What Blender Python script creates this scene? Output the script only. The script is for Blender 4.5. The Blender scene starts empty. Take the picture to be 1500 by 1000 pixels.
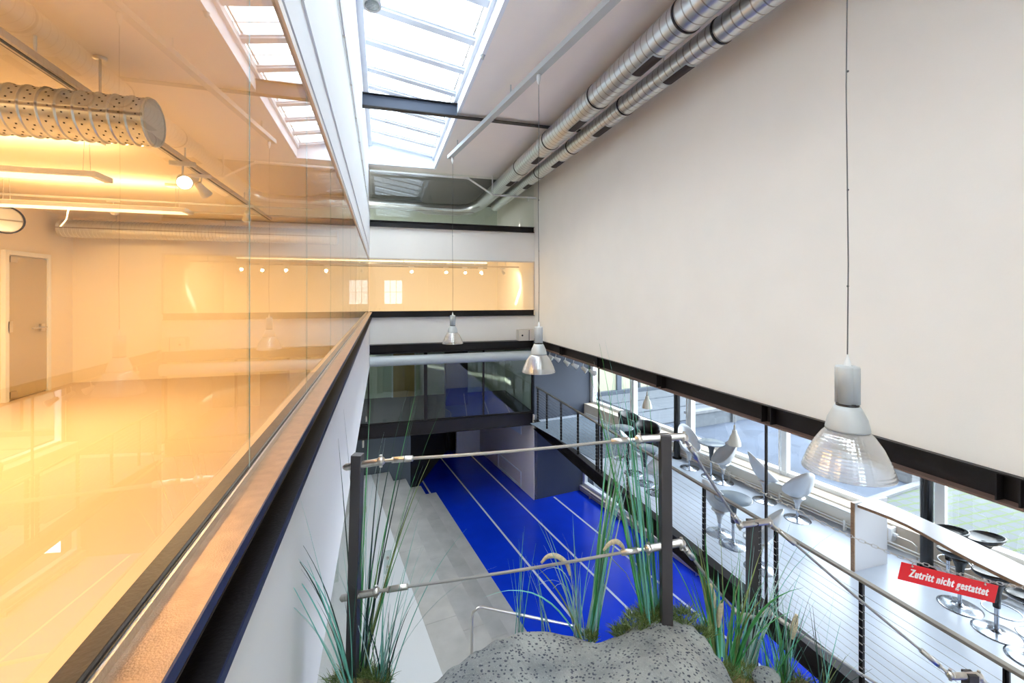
import bpy, math, random
from mathutils import Vector, Matrix
random.seed(7)
S = bpy.context.scene
C = S.collection
R = math.radians
# ------------------------------------------------------------------ camera, world, sun, exposure
YAW = R(16.38)
SA, CA = math.sin(YAW), math.cos(YAW)
cam = bpy.data.objects.new('camera', bpy.data.cameras.new('camera'))
C.objects.link(cam)
cam.location = (0, 0, 0)                       # eye level is z = 0, the blue hall floor z = -6.6
cam.rotation_euler = (R(90), 0, -YAW)
cam.data.sensor_width = 36
cam.data.lens = 36 * 650 / 1500
cam.data.shift_y = -68 / 1500
cam.data.clip_start = 0.02
S.camera = cam
world = bpy.data.worlds.new('sky'); S.world = world
world.use_nodes = True
wn = world.node_tree.nodes; wl = world.node_tree.links
bg = wn['Background']
tc = wn.new('ShaderNodeTexCoord'); nz = wn.new('ShaderNodeTexNoise'); rp = wn.new('ShaderNodeValToRGB')
nz.inputs['Scale'].default_value = 2.2; nz.inputs['Detail'].default_value = 5
rp.color_ramp.elements[0].position = 0.35; rp.color_ramp.elements[0].color = (0.74, 0.86, 1.0, 1)
rp.color_ramp.elements[1].position = 0.62; rp.color_ramp.elements[1].color = (0.95, 0.97, 1.0, 1)
wl.new(tc.outputs['Generated'], nz.inputs['Vector']); wl.new(nz.outputs['Fac'], rp.inputs['Fac'])
wl.new(rp.outputs['Color'], bg.inputs['Color'])
bg.inputs['Strength'].default_value = 7.5
sun = bpy.data.objects.new('sun', bpy.data.lights.new('sun', 'SUN')); C.objects.link(sun)
sun.data.energy = 6; sun.data.angle = R(1); sun.data.color = (1, .95, .88)
sun.rotation_euler = Vector((1, .25, -.22)).to_track_quat('-Z', 'Y').to_euler()
S.view_settings.view_transform = 'Standard'
S.view_settings.look = 'None'
S.view_settings.gamma = 1
S.view_settings.use_curve_mapping = False
S.view_settings.exposure = 0.62
S.cycles.use_denoising = True
S.cycles.max_bounces = 12
S.cycles.diffuse_bounces = 9
S.cycles.transparent_max_bounces = 24
S.cycles.sample_clamp_indirect = 12
S.cycles.caustics_reflective = False
S.cycles.caustics_refractive = False

# ------------------------------------------------------------------ coordinates
def at(x, y, d):
    """Measured point: image position x, y at depth d along the camera axis, in metres."""
    r = (x - 750) / 650 * d
    return Vector((r * CA + d * SA, d * CA - r * SA, (432 - y) / 650 * d))
LA = R(8.4)                                     # the old hall (lanes, steps, street front) stands 8.4 degrees off the new walls
SL, CL = math.sin(LA), math.cos(LA)
def ln(x, y, z=0.0):
    return Vector((x * CL - y * SL, x * SL + y * CL, z))
ROT = Matrix.Rotation(LA, 4, 'Z')
HALL, MEZZ, END = -6.6, -4.03, 13.7

# ------------------------------------------------------------------ materials
def mat(name, col, rough=.5, metal=0, var=0, scale=8, bump=0, bscale=60, spec=.5, coat=0, emit=None, es=0):
    m = bpy.data.materials.new(name); m.use_nodes = True
    n, l = m.node_tree.nodes, m.node_tree.links
    b = n['Principled BSDF']
    b.inputs['Base Color'].default_value = (*col, 1)
    b.inputs['Roughness'].default_value = rough
    b.inputs['Metallic'].default_value = metal
    b.inputs['Specular IOR Level'].default_value = spec
    b.inputs['Coat Weight'].default_value = coat
    if emit: b.inputs['Emission Color'].default_value = (*emit, 1); b.inputs['Emission Strength'].default_value = es
    t = n.new('ShaderNodeTexCoord')
    if var:
        z = n.new('ShaderNodeTexNoise'); z.inputs['Scale'].default_value = scale; z.inputs['Detail'].default_value = 6
        c = n.new('ShaderNodeValToRGB')
        c.color_ramp.elements[0].position = .3; c.color_ramp.elements[1].position = .7
        c.color_ramp.elements[0].color = (*[v * (1 - var) for v in col], 1)
        c.color_ramp.elements[1].color = (*[min(1, v * (1 + var)) for v in col], 1)
        l.new(t.outputs['Object'], z.inputs['Vector']); l.new(z.outputs['Fac'], c.inputs['Fac']); l.new(c.outputs['Color'], b.inputs['Base Color'])
    if bump:
        z2 = n.new('ShaderNodeTexNoise'); z2.inputs['Scale'].default_value = bscale
        u = n.new('ShaderNodeBump'); u.inputs['Strength'].default_value = bump; u.inputs['Distance'].default_value = .01
        l.new(t.outputs['Object'], z2.inputs['Vector']); l.new(z2.outputs['Fac'], u.inputs['Height']); l.new(u.outputs['Normal'], b.inputs['Normal'])
    return m
def glass(name, tint=(.96, .98, .97), ior=1.6, rough=0.0):
    """Thin pane: see-through with a Fresnel reflection on the outer face."""
    m = bpy.data.materials.new(name); m.use_nodes = True
    n, l = m.node_tree.nodes, m.node_tree.links
    n.remove(n['Principled BSDF'])
    out = n['Material Output']
    tr = n.new('ShaderNodeBsdfTransparent'); tr.inputs['Color'].default_value = (*tint, 1)
    gl = n.new('ShaderNodeBsdfGlossy'); gl.inputs['Roughness'].default_value = rough
    fr = n.new('ShaderNodeFresnel'); fr.inputs['IOR'].default_value = ior
    ge = n.new('ShaderNodeNewGeometry')
    iv = n.new('ShaderNodeMath'); iv.operation = 'SUBTRACT'; iv.inputs[0].default_value = 1
    mu = n.new('ShaderNodeMath'); mu.operation = 'MULTIPLY'
    mx = n.new('ShaderNodeMixShader')
    l.new(ge.outputs['Backfacing'], iv.inputs[1]); l.new(fr.outputs['Fac'], mu.inputs[0]); l.new(iv.outputs[0], mu.inputs[1])
    l.new(mu.outputs[0], mx.inputs[0]); l.new(tr.outputs[0], mx.inputs[1]); l.new(gl.outputs[0], mx.inputs[2]); l.new(mx.outputs[0], out.inputs['Surface'])
    return m
M = {}
M['wall'] = mat('white_plaster', (.90, .852, .778), .9, var=.015, scale=1.5, bump=.05)
M['flank'] = mat('pale_pinkish_plaster', (.88, .78, .71), .8)
M['wall_cool'] = mat('white_boarding', (.86, .865, .87), .8, var=.015, scale=1.2)
M['ceil'] = mat('ceiling_paint', (.97, .90, .845), .9, var=.015, scale=1)
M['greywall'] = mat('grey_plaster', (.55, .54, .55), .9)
M['partition'] = mat('dark_grey_panel', (.075, .09, .105), .25)
M['black'] = mat('black_steel', (.014, .011, .012), .40, 0, spec=.3, var=.15, scale=3, bump=.1, bscale=120)
M['brownpaint'] = mat('brown_oxide_paint', (.17, .105, .08), .5, var=.1, scale=6)
M['brownsteel'] = mat('bronze_steel', (.42, .25, .14), .30, .6, var=.12, scale=30, bump=.1, bscale=300)
M['navyedge'] = mat('blue_black_edge', (.012, .018, .06), .35, .3)
M['cream'] = mat('cream_metal', (.70, .62, .52), .5)
M['steel'] = mat('brushed_stainless', (.62, .59, .55), .28, 1, bump=.15, bscale=200)
M['chrome'] = mat('chrome', (.46, .50, .57), .22, 1)
M['galv'] = None
M['darkgrille'] = mat('dark_grille', (.035, .025, .025), .7, .2)
M['blue'] = mat('blue_floor_coating', (.004, .044, .66), .20, 0, var=.10, scale=1.3, bump=.03, bscale=4, spec=.5)
M['line'] = mat('white_lane_paint', (.72, .76, .82), .4)
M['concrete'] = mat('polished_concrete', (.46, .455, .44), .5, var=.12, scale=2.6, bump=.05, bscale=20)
M['whitefloor'] = mat('white_floor', (.70, .72, .74), .5)
M['navyblock'] = mat('slate_blue_paint', (.048, .060, .090), .65, var=.05, scale=2)
M['darkwall'] = mat('near_black_cladding', (.012, .010, .012), .8)
M['mezzfloor'] = mat('pale_grey_floor', (.52, .58, .68), .3, var=.04, scale=2, bump=.02, bscale=3)
M['post'] = mat('anthracite_metal', (.060, .055, .058), .38, .4, bump=.06, bscale=250)
M['railtop'] = mat('taupe_steel_rail', (.30, .26, .22), .35, .7)
M['alu'] = mat('white_aluminium', (.78, .80, .82), .4, .05)
M['winwhite'] = mat('skylight_frame_white', (.82, .86, .92), .45)
M['lamp_grey'] = mat('lamp_housing_grey', (.50, .53, .53), .42, .12)
M['lamp_white'] = mat('lamp_housing_white', (.75, .75, .73), .35)
M['rope'] = mat('wire_rope', (.45, .44, .42), .35, .9, bump=.6, bscale=500)
M['cable'] = mat('grey_cable', (.12, .115, .11), .6)
M['blackplastic'] = mat('black_plastic', (.008, .009, .012), .25)
M['silver'] = mat('silver_plastic', (.50, .53, .58), .32, .2)
M['tabletop'] = mat('grey_tabletop', (.16, .20, .25), .25)
M['stemgrey'] = mat('dark_grey_stem', (.07, .085, .11), .3, .2)
M['leather'] = mat('black_leather', (.006, .007, .012), .35, bump=.2, bscale=120)
M['white'] = mat('white_laminate', (.66, .67, .71), .3)
M['plyedge'] = mat('wood_edge', (.30, .18, .10), .5, var=.2, scale=30)
M['red'] = mat('red_sign', (.80, .005, .012), .35)
M['signwhite'] = mat('white_lettering', (.9, .88, .88), .5)
M['radiator'] = mat('cream_radiator', (.66, .64, .58), .4)
M['asphalt'] = mat('grey_asphalt', (.042, .057, .088), .9, var=.22, scale=1.6, bump=.3, bscale=80)
M['kerb'] = mat('pale_kerb', (.12, .13, .145), .9, var=.1)
M['deck'] = mat('pale_deck_boards', (.26, .28, .31), .8, var=.1, scale=4)
M['outwall'] = mat('outdoor_concrete', (.085, .10, .12), .9, var=.1)
M['outdark'] = mat('outdoor_window_frame', (.05, .065, .09), .5)
M['warmpane'] = mat('lit_pane', (.2, .21, .17), .2, emit=(.75, .78, .55), es=.32)
M['orangeroom'] = mat('warm_white_plaster', (.82, .74, .60), .9)
M['orangefloor'] = mat('sand_floor', (.62, .50, .36), .45)
M['galwall'] = mat('gallery_plaster', (.85, .80, .70), .9)
M['greengrey'] = mat('green_grey_plaster', (.60, .66, .56), .9)
M['darkceil'] = mat('dark_grey_ceiling', (.16, .155, .15), .9)
M['darkfloor'] = mat('dark_grey_carpet', (.045, .05, .055), .8, bump=.2)
M['ochre'] = mat('ochre_door', (.50, .33, .12), .6)
M['moss'] = mat('moss_green', (.10, .16, .035), .85, var=.4, scale=30)
M['soil'] = mat('mossy_soil', (.13, .105, .035), .95, var=.6, scale=18, bump=.8, bscale=60)
M['blade_teal'] = mat('teal_blade', (.17, .52, .43), .5, var=.2, scale=6)
M['blade_pale'] = mat('pale_blade', (.42, .60, .57), .5, var=.15, scale=6)
M['blade_green'] = mat('green_blade', (.07, .34, .10), .5, var=.25, scale=6)
M['blade_dark'] = mat('dark_blade', (.02, .06, .045), .55, var=.3, scale=6)
M['blade_olive'] = mat('olive_blade', (.22, .30, .10), .55, var=.3, scale=6)
M['seed'] = mat('straw_seed_head', (.78, .68, .46), .9, var=.2, scale=80, bump=1, bscale=400)
M['bulb'] = mat('glowing_reflector', (1, .9, .7), .3, emit=(1, .80, .50), es=14)
M['bulboff'] = mat('lamp_lens', (.6, .66, .64), .1, .6, bump=1, bscale=90)
M['tube_light'] = mat('luminaire_diffuser', (1, .9, .7), .4, emit=(1, .80, .50), es=1.1)
M['glassA'] = glass('clear_glass', ior=1.75)
M['glassB'] = glass('tinted_glass', (.84, .90, .88), 2.0)
M['glassR'] = glass('roof_glass', (.93, .97, .98), 1.45)
M['glassE'] = mat('glass_edge_green', (.35, .50, .48), .1)

def galv():
    m = mat('galvanised_spiral_duct', (.66, .67, .66), .30, .95)
    n, l = m.node_tree.nodes, m.node_tree.links
    b = n['Principled BSDF']; t = n.new('ShaderNodeTexCoord')
    w = n.new('ShaderNodeTexWave'); w.bands_direction = 'Z'; w.inputs['Scale'].default_value = 2.2; w.inputs['Distortion'].default_value = 0
    c = n.new('ShaderNodeValToRGB'); c.color_ramp.elements[0].position = 0; c.color_ramp.elements[0].color = (.30, .27, .24, 1)
    c.color_ramp.elements[1].position = .06; c.color_ramp.elements[1].color = (.66, .67, .66, 1)
    u = n.new('ShaderNodeBump'); u.inputs['Distance'].default_value = .008; u.inputs['Strength'].default_value = .5
    l.new(t.outputs['Object'], w.inputs['Vector']); l.new(w.outputs['Fac'], c.inputs['Fac']); l.new(c.outputs['Color'], b.inputs['Base Color'])
    l.new(c.outputs['Color'], u.inputs['Height']); l.new(u.outputs['Normal'], b.inputs['Normal'])
    return m
M['galv'] = galv()
def step_shade_tint(m):  # random value per step, put into the colour in place of shading between treads
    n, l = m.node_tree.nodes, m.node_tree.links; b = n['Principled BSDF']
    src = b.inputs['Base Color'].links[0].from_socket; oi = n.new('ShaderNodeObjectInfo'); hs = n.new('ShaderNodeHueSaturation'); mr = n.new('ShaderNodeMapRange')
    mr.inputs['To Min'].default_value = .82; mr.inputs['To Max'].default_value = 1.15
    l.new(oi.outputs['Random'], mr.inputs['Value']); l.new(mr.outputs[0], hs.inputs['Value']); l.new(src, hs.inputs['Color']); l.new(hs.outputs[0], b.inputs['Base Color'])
step_shade_tint(M['concrete'])
def shade_mat():
    m = bpy.data.materials.new('ribbed_clear_shade'); m.use_nodes = True
    n, l = m.node_tree.nodes, m.node_tree.links
    b = n['Principled BSDF']; out = n['Material Output']
    b.inputs['Base Color'].default_value = (.86, .84, .80, 1); b.inputs['Roughness'].default_value = .16; b.inputs['Metallic'].default_value = .55
    t = n.new('ShaderNodeTexCoord'); sp = n.new('ShaderNodeSeparateXYZ'); at2 = n.new('ShaderNodeMath'); at2.operation = 'ARCTAN2'
    l.new(t.outputs['Object'], sp.inputs[0]); l.new(sp.outputs['X'], at2.inputs[0]); l.new(sp.outputs['Y'], at2.inputs[1])
    ml = n.new('ShaderNodeMath'); ml.operation = 'MULTIPLY'; ml.inputs[1].default_value = 48; sn = n.new('ShaderNodeMath'); sn.operation = 'SINE'
    l.new(at2.outputs[0], ml.inputs[0]); l.new(ml.outputs[0], sn.inputs[0])
    z2 = n.new('ShaderNodeMath'); z2.operation = 'MULTIPLY'; z2.inputs[1].default_value = 300; s2 = n.new('ShaderNodeMath'); s2.operation = 'SINE'
    l.new(sp.outputs['Z'], z2.inputs[0]); l.new(z2.outputs[0], s2.inputs[0])
    ad = n.new('ShaderNodeMath'); l.new(sn.outputs[0], ad.inputs[0]); l.new(s2.outputs[0], ad.inputs[1])
    u = n.new('ShaderNodeBump'); u.inputs['Strength'].default_value = .12; u.inputs['Distance'].default_value = .004
    l.new(ad.outputs[0], u.inputs['Height']); l.new(u.outputs['Normal'], b.inputs['Normal'])
    tr = n.new('ShaderNodeBsdfTransparent'); tr.inputs['Color'].default_value = (.97, .97, .96, 1)
    mx = n.new('ShaderNodeMixShader'); lw = n.new('ShaderNodeLayerWeight'); lw.inputs['Blend'].default_value = .35
    mr = n.new('ShaderNodeMapRange'); mr.inputs['To Min'].default_value = .28; mr.inputs['To Max'].default_value = .85
    l.new(lw.outputs['Facing'], mr.inputs['Value']); l.new(mr.outputs[0], mx.inputs[0])
    l.new(tr.outputs[0], mx.inputs[1]); l.new(b.outputs[0], mx.inputs[2]); l.new(mx.outputs[0], out.inputs['Surface'])
    return m
M['shade'] = shade_mat()
def rock_mat():
    m = mat('speckled_rock', (.3, .3, .3), .75)
    n, l = m.node_tree.nodes, m.node_tree.links
    b = n['Principled BSDF']; t = n.new('ShaderNodeTexCoord')
    z = n.new('ShaderNodeTexNoise'); z.inputs['Scale'].default_value = 5; z.inputs['Detail'].default_value = 8
    c = n.new('ShaderNodeValToRGB'); e = c.color_ramp.elements
    e[0].position = .3; e[0].color = (.13, .14, .145, 1); e[1].position = .7; e[1].color = (.34, .345, .32, 1)
    v = n.new('ShaderNodeTexVoronoi'); v.inputs['Scale'].default_value = 62; v.inputs['Randomness'].default_value = 1
    c2 = n.new('ShaderNodeValToRGB'); c2.color_ramp.elements[0].position = .26; c2.color_ramp.elements[1].position = .36
    z3 = n.new('ShaderNodeTexNoise'); z3.inputs['Scale'].default_value = 14
    c3 = n.new('ShaderNodeValToRGB'); c3.color_ramp.elements[0].position = .56; c3.color_ramp.elements[1].position = .66
    v2 = n.new('ShaderNodeTexVoronoi'); v2.inputs['Scale'].default_value = 190
    c4 = n.new('ShaderNodeValToRGB'); c4.color_ramp.elements[0].position = .10; c4.color_ramp.elements[1].position = .16
    c4.color_ramp.elements[0].color = (1, 1, 1, 1); c4.color_ramp.elements[1].color = (0, 0, 0, 1)
    mx = n.new('ShaderNodeMixRGB'); mx.inputs[1].default_value = (.035, .04, .06, 1)
    mxf = n.new('ShaderNodeMath'); mxf.operation = 'MAXIMUM'
    mx2 = n.new('ShaderNodeMixRGB'); mx2.inputs[2].default_value = (.62, .62, .60, 1)
    wp = n.new('ShaderNodeTexNoise'); wp.inputs['Scale'].default_value = 70; wa = n.new('ShaderNodeMixRGB'); wa.inputs[0].default_value = .012
    l.new(t.outputs['Object'], wp.inputs['Vector']); l.new(t.outputs['Object'], wa.inputs[1]); l.new(wp.outputs['Color'], wa.inputs[2])
    for q in (z, z3): l.new(t.outputs['Object'], q.inputs['Vector'])
    for q in (v, v2): l.new(wa.outputs[0], q.inputs['Vector'])
    l.new(z.outputs['Fac'], c.inputs['Fac']); l.new(v.outputs['Distance'], c2.inputs['Fac']); l.new(z3.outputs['Fac'], c3.inputs['Fac'])
    l.new(c2.outputs['Color'], mxf.inputs[0]); l.new(c3.outputs['Color'], mxf.inputs[1]); l.new(mxf.outputs[0], mx.inputs[0])
    l.new(c.outputs['Color'], mx.inputs[2]); l.new(v2.outputs['Distance'], c4.inputs['Fac']); l.new(c4.outputs['Color'], mx2.inputs[0])
    l.new(mx.outputs[0], mx2.inputs[1]); l.new(mx2.outputs[0], b.inputs['Base Color'])
    z4 = n.new('ShaderNodeTexNoise'); z4.inputs['Scale'].default_value = 40; z4.inputs['Detail'].default_value = 8
    u = n.new('ShaderNodeBump'); u.inputs['Strength'].default_value = .7; u.inputs['Distance'].default_value = .02
    l.new(t.outputs['Object'], z4.inputs['Vector']); l.new(z4.outputs['Fac'], u.inputs['Height']); l.new(u.outputs['Normal'], b.inputs['Normal'])
    return m
M['rock'] = rock_mat()
def grid_mat(name, tile, joint, bw, rh, mort, off=0.0):
    m = mat(name, tile, .85)
    n, l = m.node_tree.nodes, m.node_tree.links
    t = n.new('ShaderNodeTexCoord'); k = n.new('ShaderNodeTexBrick')
    k.offset = off; k.inputs['Scale'].default_value = 1; k.inputs['Brick Width'].default_value = bw; k.inputs['Row Height'].default_value = rh
    k.inputs['Mortar Size'].default_value = mort; k.inputs['Color1'].default_value = (*tile, 1); k.inputs['Color2'].default_value = (*[v * .88 for v in tile], 1)
    k.inputs['Mortar'].default_value = (*joint, 1)
    l.new(t.outputs['Object'], k.inputs['Vector']); l.new(k.outputs['Color'], n['Principled BSDF'].inputs['Base Color'])
    return m
M['pavers'] = grid_mat('grass_jointed_pavers', (.056, .066, .076), (.045, .07, .018), .3, .2, .02)
M['boards'] = grid_mat('deck_boards', (.085, .10, .125), (.045, .055, .07), 3, .14, .008)
M['mat_dark'] = mat('grey_woven_mat', (.17, .21, .26), .9, var=.25, scale=25)

# ------------------------------------------------------------------ mesh builder
class MB:
    def __init__(s): s.v = []; s.f = []; s.sm = []; s.mi = []; s.m = 0
    def add(s, vs, fs, smooth=False):
        b = len(s.v); s.v += [Vector(p) for p in vs]
        for f in fs: s.f.append([i + b for i in f]); s.sm.append(smooth); s.mi.append(s.m)
        return s
    def box(s, x0, x1, y0, y1, z0, z1, T=None):
        x0, x1 = sorted((x0, x1)); y0, y1 = sorted((y0, y1)); z0, z1 = sorted((z0, z1))
        vs = [Vector(p) for p in ((x0,y0,z0),(x1,y0,z0),(x1,y1,z0),(x0,y1,z0),(x0,y0,z1),(x1,y0,z1),(x1,y1,z1),(x0,y1,z1))]
        if T: vs = [T @ p for p in vs]
        return s.add(vs, [(0,3,2,1),(4,5,6,7),(0,1,5,4),(1,2,6,5),(2,3,7,6),(3,0,4,7)])
    def lbox(s, x0, x1, y0, y1, z0, z1): return s.box(x0, x1, y0, y1, z0, z1, ROT)
    def bar(s, a, b, w, h, up=(0, 0, 1)):
        a, b = Vector(a), Vector(b); d = b - a; L = d.length; d.normalize()
        u = Vector(up); sd = d.cross(u)
        if sd.length < 1e-4: sd = d.cross(Vector((0, 1, 0)))
        sd.normalize(); u = sd.cross(d)
        T = Matrix((( sd.x, d.x, u.x, a.x), (sd.y, d.y, u.y, a.y), (sd.z, d.z, u.z, a.z), (0, 0, 0, 1)))
        return s.box(-w/2, w/2, 0, L, -h/2, h/2, T)
    def prism(s, pts, z0, z1):
        n = len(pts)
        ar = sum(pts[i][0]*pts[(i+1)%n][1] - pts[(i+1)%n][0]*pts[i][1] for i in range(n))
        if ar < 0: pts = pts[::-1]
        vs = [(p[0], p[1], z0) for p in pts] + [(p[0], p[1], z1) for p in pts]
        return s.add(vs, [tuple(range(n-1, -1, -1)), tuple(range(n, 2*n))] + [(i, (i+1)%n, (i+1)%n+n, i+n) for i in range(n)])
    def tube(s, pts, r, n=10, caps=True, rs=None):
        pts = [Vector(p) for p in pts]; k = len(pts); rings = []
        prev = None
        for i, p in enumerate(pts):
            d = (pts[min(i+1, k-1)] - pts[max(i-1, 0)]).normalized()
            if prev is None:
                a = d.cross(Vector((0, 0, 1)))
                if a.length < .05: a = d.cross(Vector((1, 0, 0)))
            else: a = prev - d * prev.dot(d)
            a.normalize(); prev = a; b = d.cross(a)
            rr = rs[i] if rs else r
            rings.append([p + (a * math.cos(2*math.pi*j/n) + b * math.sin(2*math.pi*j/n)) * rr for j in range(n)])
        vs = [q for g in rings for q in g]
        fs = [(i*n+j, i*n+(j+1)%n, (i+1)*n+(j+1)%n, (i+1)*n+j) for i in range(k-1) for j in range(n)]
        s.add(vs, fs, True)
        if caps: s.add(rings[0], [tuple(range(n-1, -1, -1))]); s.add(rings[-1], [tuple(range(n))])
        return s
    def lathe(s, prof, o=(0, 0, 0), n=28, T=None, smooth=True):
        o = Vector(o); vs = []
        for r, z in prof:
            for j in range(n):
                p = Vector((r*math.cos(2*math.pi*j/n), r*math.sin(2*math.pi*j/n), z))
                vs.append((T @ p if T else p) + o)
        k = len(prof)
        return s.add(vs, [(i*n+j, i*n+(j+1)%n, (i+1)*n+(j+1)%n, (i+1)*n+j) for i in range(k-1) for j in range(n)], smooth)
    def ball(s, o, r, n=10):
        return s.lathe([(r*math.sin(math.pi*i/6)+1e-5, -r*math.cos(math.pi*i/6)) for i in range(7)], o, n)
    def build(s, name, m, parent=None, bevel=0, label=None):
        me = bpy.data.meshes.new(name)
        me.from_pydata([tuple(p) for p in s.v], [], s.f)
        for q in (m if isinstance(m, (list, tuple)) else [m]): me.materials.append(M[q] if isinstance(q, str) else q)
        me.polygons.foreach_set('use_smooth', s.sm); me.polygons.foreach_set('material_index', s.mi); me.update()
        o = bpy.data.objects.new(name, me); C.objects.link(o)
        if parent is not None: o.parent = parent
        if bevel:
            b = o.modifiers.new('bevel', 'BEVEL'); b.width = bevel; b.segments = 2; b.limit_method = 'ANGLE'
        if label: o['label'] = label
        return o
def tag(o, label, cat, group=None, kind=None):
    o['label'] = label; o['category'] = cat
    if group: o['group'] = group
    if kind: o['kind'] = kind
    return o
def empty(name, loc, label, cat, group=None, rz=0):
    o = bpy.data.objects.new(name, None); C.objects.link(o); o.location = loc; o.rotation_euler = (0, 0, rz); o.empty_display_size = .1
    return tag(o, label, cat, group)
def struct(mb, name, m, label, cat='wall', bevel=0):
    return tag(mb.build(name, m, None, bevel), label, cat, kind='structure')
def part(mb, name, m, root, bevel=0, label=None):
    """mesh made in world coordinates, hung under an Empty placed at root.location"""
    inv = (Matrix.Translation(root.location) @ Matrix.Rotation(root.rotation_euler.z, 4, 'Z')).inverted()
    mb.v = [inv @ p for p in mb.v]
    return mb.build(name, m, root, bevel, label)
def dup(root, loc, rz, label, group=None):
    def cp(o, par):
        c = o.copy(); C.objects.link(c)
        if par is not None: c.parent = par
        for ch in list(o.children): cp(ch, c)
        return c
    r = cp(root, None); r.location = loc; r.rotation_euler = (0, 0, rz); r['label'] = label
    if group: r['group'] = group
    return r

# ================================================================== THE SHELL
# blue hall floor with lane lines
f = MB(); f.lbox(-6, 8.42, -5, 23, HALL-.1, HALL); fl = struct(f, 'floor', 'blue', 'glossy blue sports floor of the lower hall with white lane lines', 'floor')
for i, xp in enumerate((3.72, 4.92, 6.13, 7.33)):
    l_ = MB(); l_.lbox(xp-.028, xp+.028, -3 if i else 9, (12.6 if i == 3 else 17.6) if i else 15.8, HALL+.001, HALL+.004); l_.build('lane_line', 'line', fl)
# white gallery level to the left of the steps, its outer walls
f = MB(); f.prism([ln(1.75, -4), ln(1.75, 13.9), Vector((-7, 14.5, 0)), Vector((-7, -4, 0))], -5.55, -5.4)
struct(f, 'floor.001', 'whitefloor', 'white landing floor running along the top of the concrete steps', 'floor')
f = MB(); f.box(-7.2, -7, -4, 23, -6.6, -2.1); struct(f, 'wall_lower_left', 'wall_cool', 'white wall far left under the gallery room')
b = MB(); b.box(-8, .15, -4.2, -4, -6.8, 4.6).box(1.4, 12, -4.2, -4, -6.8, 4.6).box(.15, 1.4, -4.2, -4, -6.8, -.6).box(.15, 1.4, -4.2, -4, 1.0, 4.6); struct(b, 'wall_back', 'wall', 'white wall behind the viewer')
wb = empty('window_8', (.85, -4, -.6), 'gridded window in the wall behind the viewer', 'window'); wb['kind'] = 'structure'
for k in range(4): part(MB().box(.15+k*.4, .19+k*.4, -4.08, -4.0, -.6, 1.0), 'mullion', 'alu', wb)
part(MB().box(.15, 1.4, -4.08, -4.0, .18, .22), 'transom', 'alu', wb); part(MB().box(.15, 1.4, -4.05, -4.04, -.6, 1.0), 'pane', 'glassR', wb)
# concrete seating steps
st = empty('seating_steps', ln(1.75, 0, -6.6), 'four broad concrete seating steps along the left of the blue floor', 'steps')
zs = [(1.75, 2.28, -5.4), (2.28, 2.78, -5.7), (2.78, 3.25, -6.0), (3.25, 3.74, -6.3)]
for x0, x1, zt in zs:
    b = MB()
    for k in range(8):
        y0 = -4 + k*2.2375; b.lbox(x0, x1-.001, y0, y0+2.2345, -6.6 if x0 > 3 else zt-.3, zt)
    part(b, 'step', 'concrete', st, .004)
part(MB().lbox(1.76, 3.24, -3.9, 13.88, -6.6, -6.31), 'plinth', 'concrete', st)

# ---- left side: white boarding below the gallery glass, channel sill, glass, upper wall
b = MB(); b.box(-.44, -.335, -4, END, -2.1, -.68); struct(b, 'wall_left', 'wall_cool', 'smooth white wall panel under the long left window')
ch = empty('steel_channel', (-.3, -4, -.68), 'black steel channel sill with bronze top running under the long left window', 'beam'); ch['kind'] = 'structure'
part(MB().box(-.40, -.272, -4, END, -.512, -.50), 'top_flange', 'brownsteel', ch, label='bronze coloured top face')
part(MB().box(-.272, -.268, -4, END, -.522, -.498), 'flange_edge', 'navyedge', ch)
part(MB().box(-.40, -.345, -4, END, -.67, -.512), 'web', 'black', ch)
part(MB().box(-.345, -.272, -4, END, -.682, -.67), 'bottom_flange', 'black', ch)
part(MB().box(-.272, -.268, -4, END, -.688, -.664), 'flange_edge', 'navyedge', ch)
part(MB().box(-.348, -.342, -4, END, -.515, -.512).box(-.346, -.340, -4, END, -.67, -.666), 'weld_line', 'railtop', ch)
w1 = empty('window_1', (-.36, 0, -.5), 'long frameless gallery window on the left with the warm lit room behind', 'window'); w1['kind'] = 'structure'
js = [-4, -2.9, -1.8, -.75, .3, 1.415, 2.42, 3.5, 4.6, 5.7, 6.8, 7.9, 9.0, 10.1, 11.2, 12.3, END]
for a, c in zip(js, js[1:]):
    p = part(MB().box(-.366, -.356, a+.0008, c-.0008, -.49, 1.02), 'pane', 'glassA', w1)
    e = MB().box(-.3600, -.3575, a-.0007, a+.0007, -.49, 1.02); part(e, 'joint', 'glassE', w1)
part(MB().box(-.353, -.347, -4, END, -.50, -.484), 'glazing_channel', 'steel', w1, label='stainless glazing channel')
part(MB().box(-.40, -.367, -4, END, -.50, -.484).box(-.3555, -.353, -4, END, -.5, -.482), 'gasket', 'black', w1)
tb = empty('trim_1', (-.3, 0, 1), 'cream head channel with dark groove above the long left window', 'trim'); tb['kind'] = 'structure'
part(MB().box(-.40, -.345, -4, END, 1.02, 1.06), 'cream_flange', 'cream', tb)
part(MB().box(-.40, -.36, -4, END, 1.06, 1.085), 'groove', 'black', tb)
part(MB().box(-.40, -.345, -4, END, 1.085, 1.32), 'fascia', 'wall_cool', tb)
b = MB(); b.box(-.46, -.335, -4, END, 1.32, 2.3); struct(b, 'wall_upper_left', 'wall_cool', 'white wall band above the long left window')
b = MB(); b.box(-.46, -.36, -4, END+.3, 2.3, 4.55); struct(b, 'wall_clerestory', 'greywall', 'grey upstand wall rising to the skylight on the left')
t2 = empty('conduit', (-.34, 0, 2.3), 'two thin white conduits clipped along the top of the left wall', 'conduit')
part(MB().tube([(-.32, -3, 2.312), (-.32, END-.05, 2.312)], .010, 8).tube([(-.345, -3, 2.46), (-.345, END-.05, 2.46)], .008, 8).tube([(-.345, -3, 2.50), (-.345, END-.05, 2.50)], .008, 8), 'pipe', 'lamp_white', t2)
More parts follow.
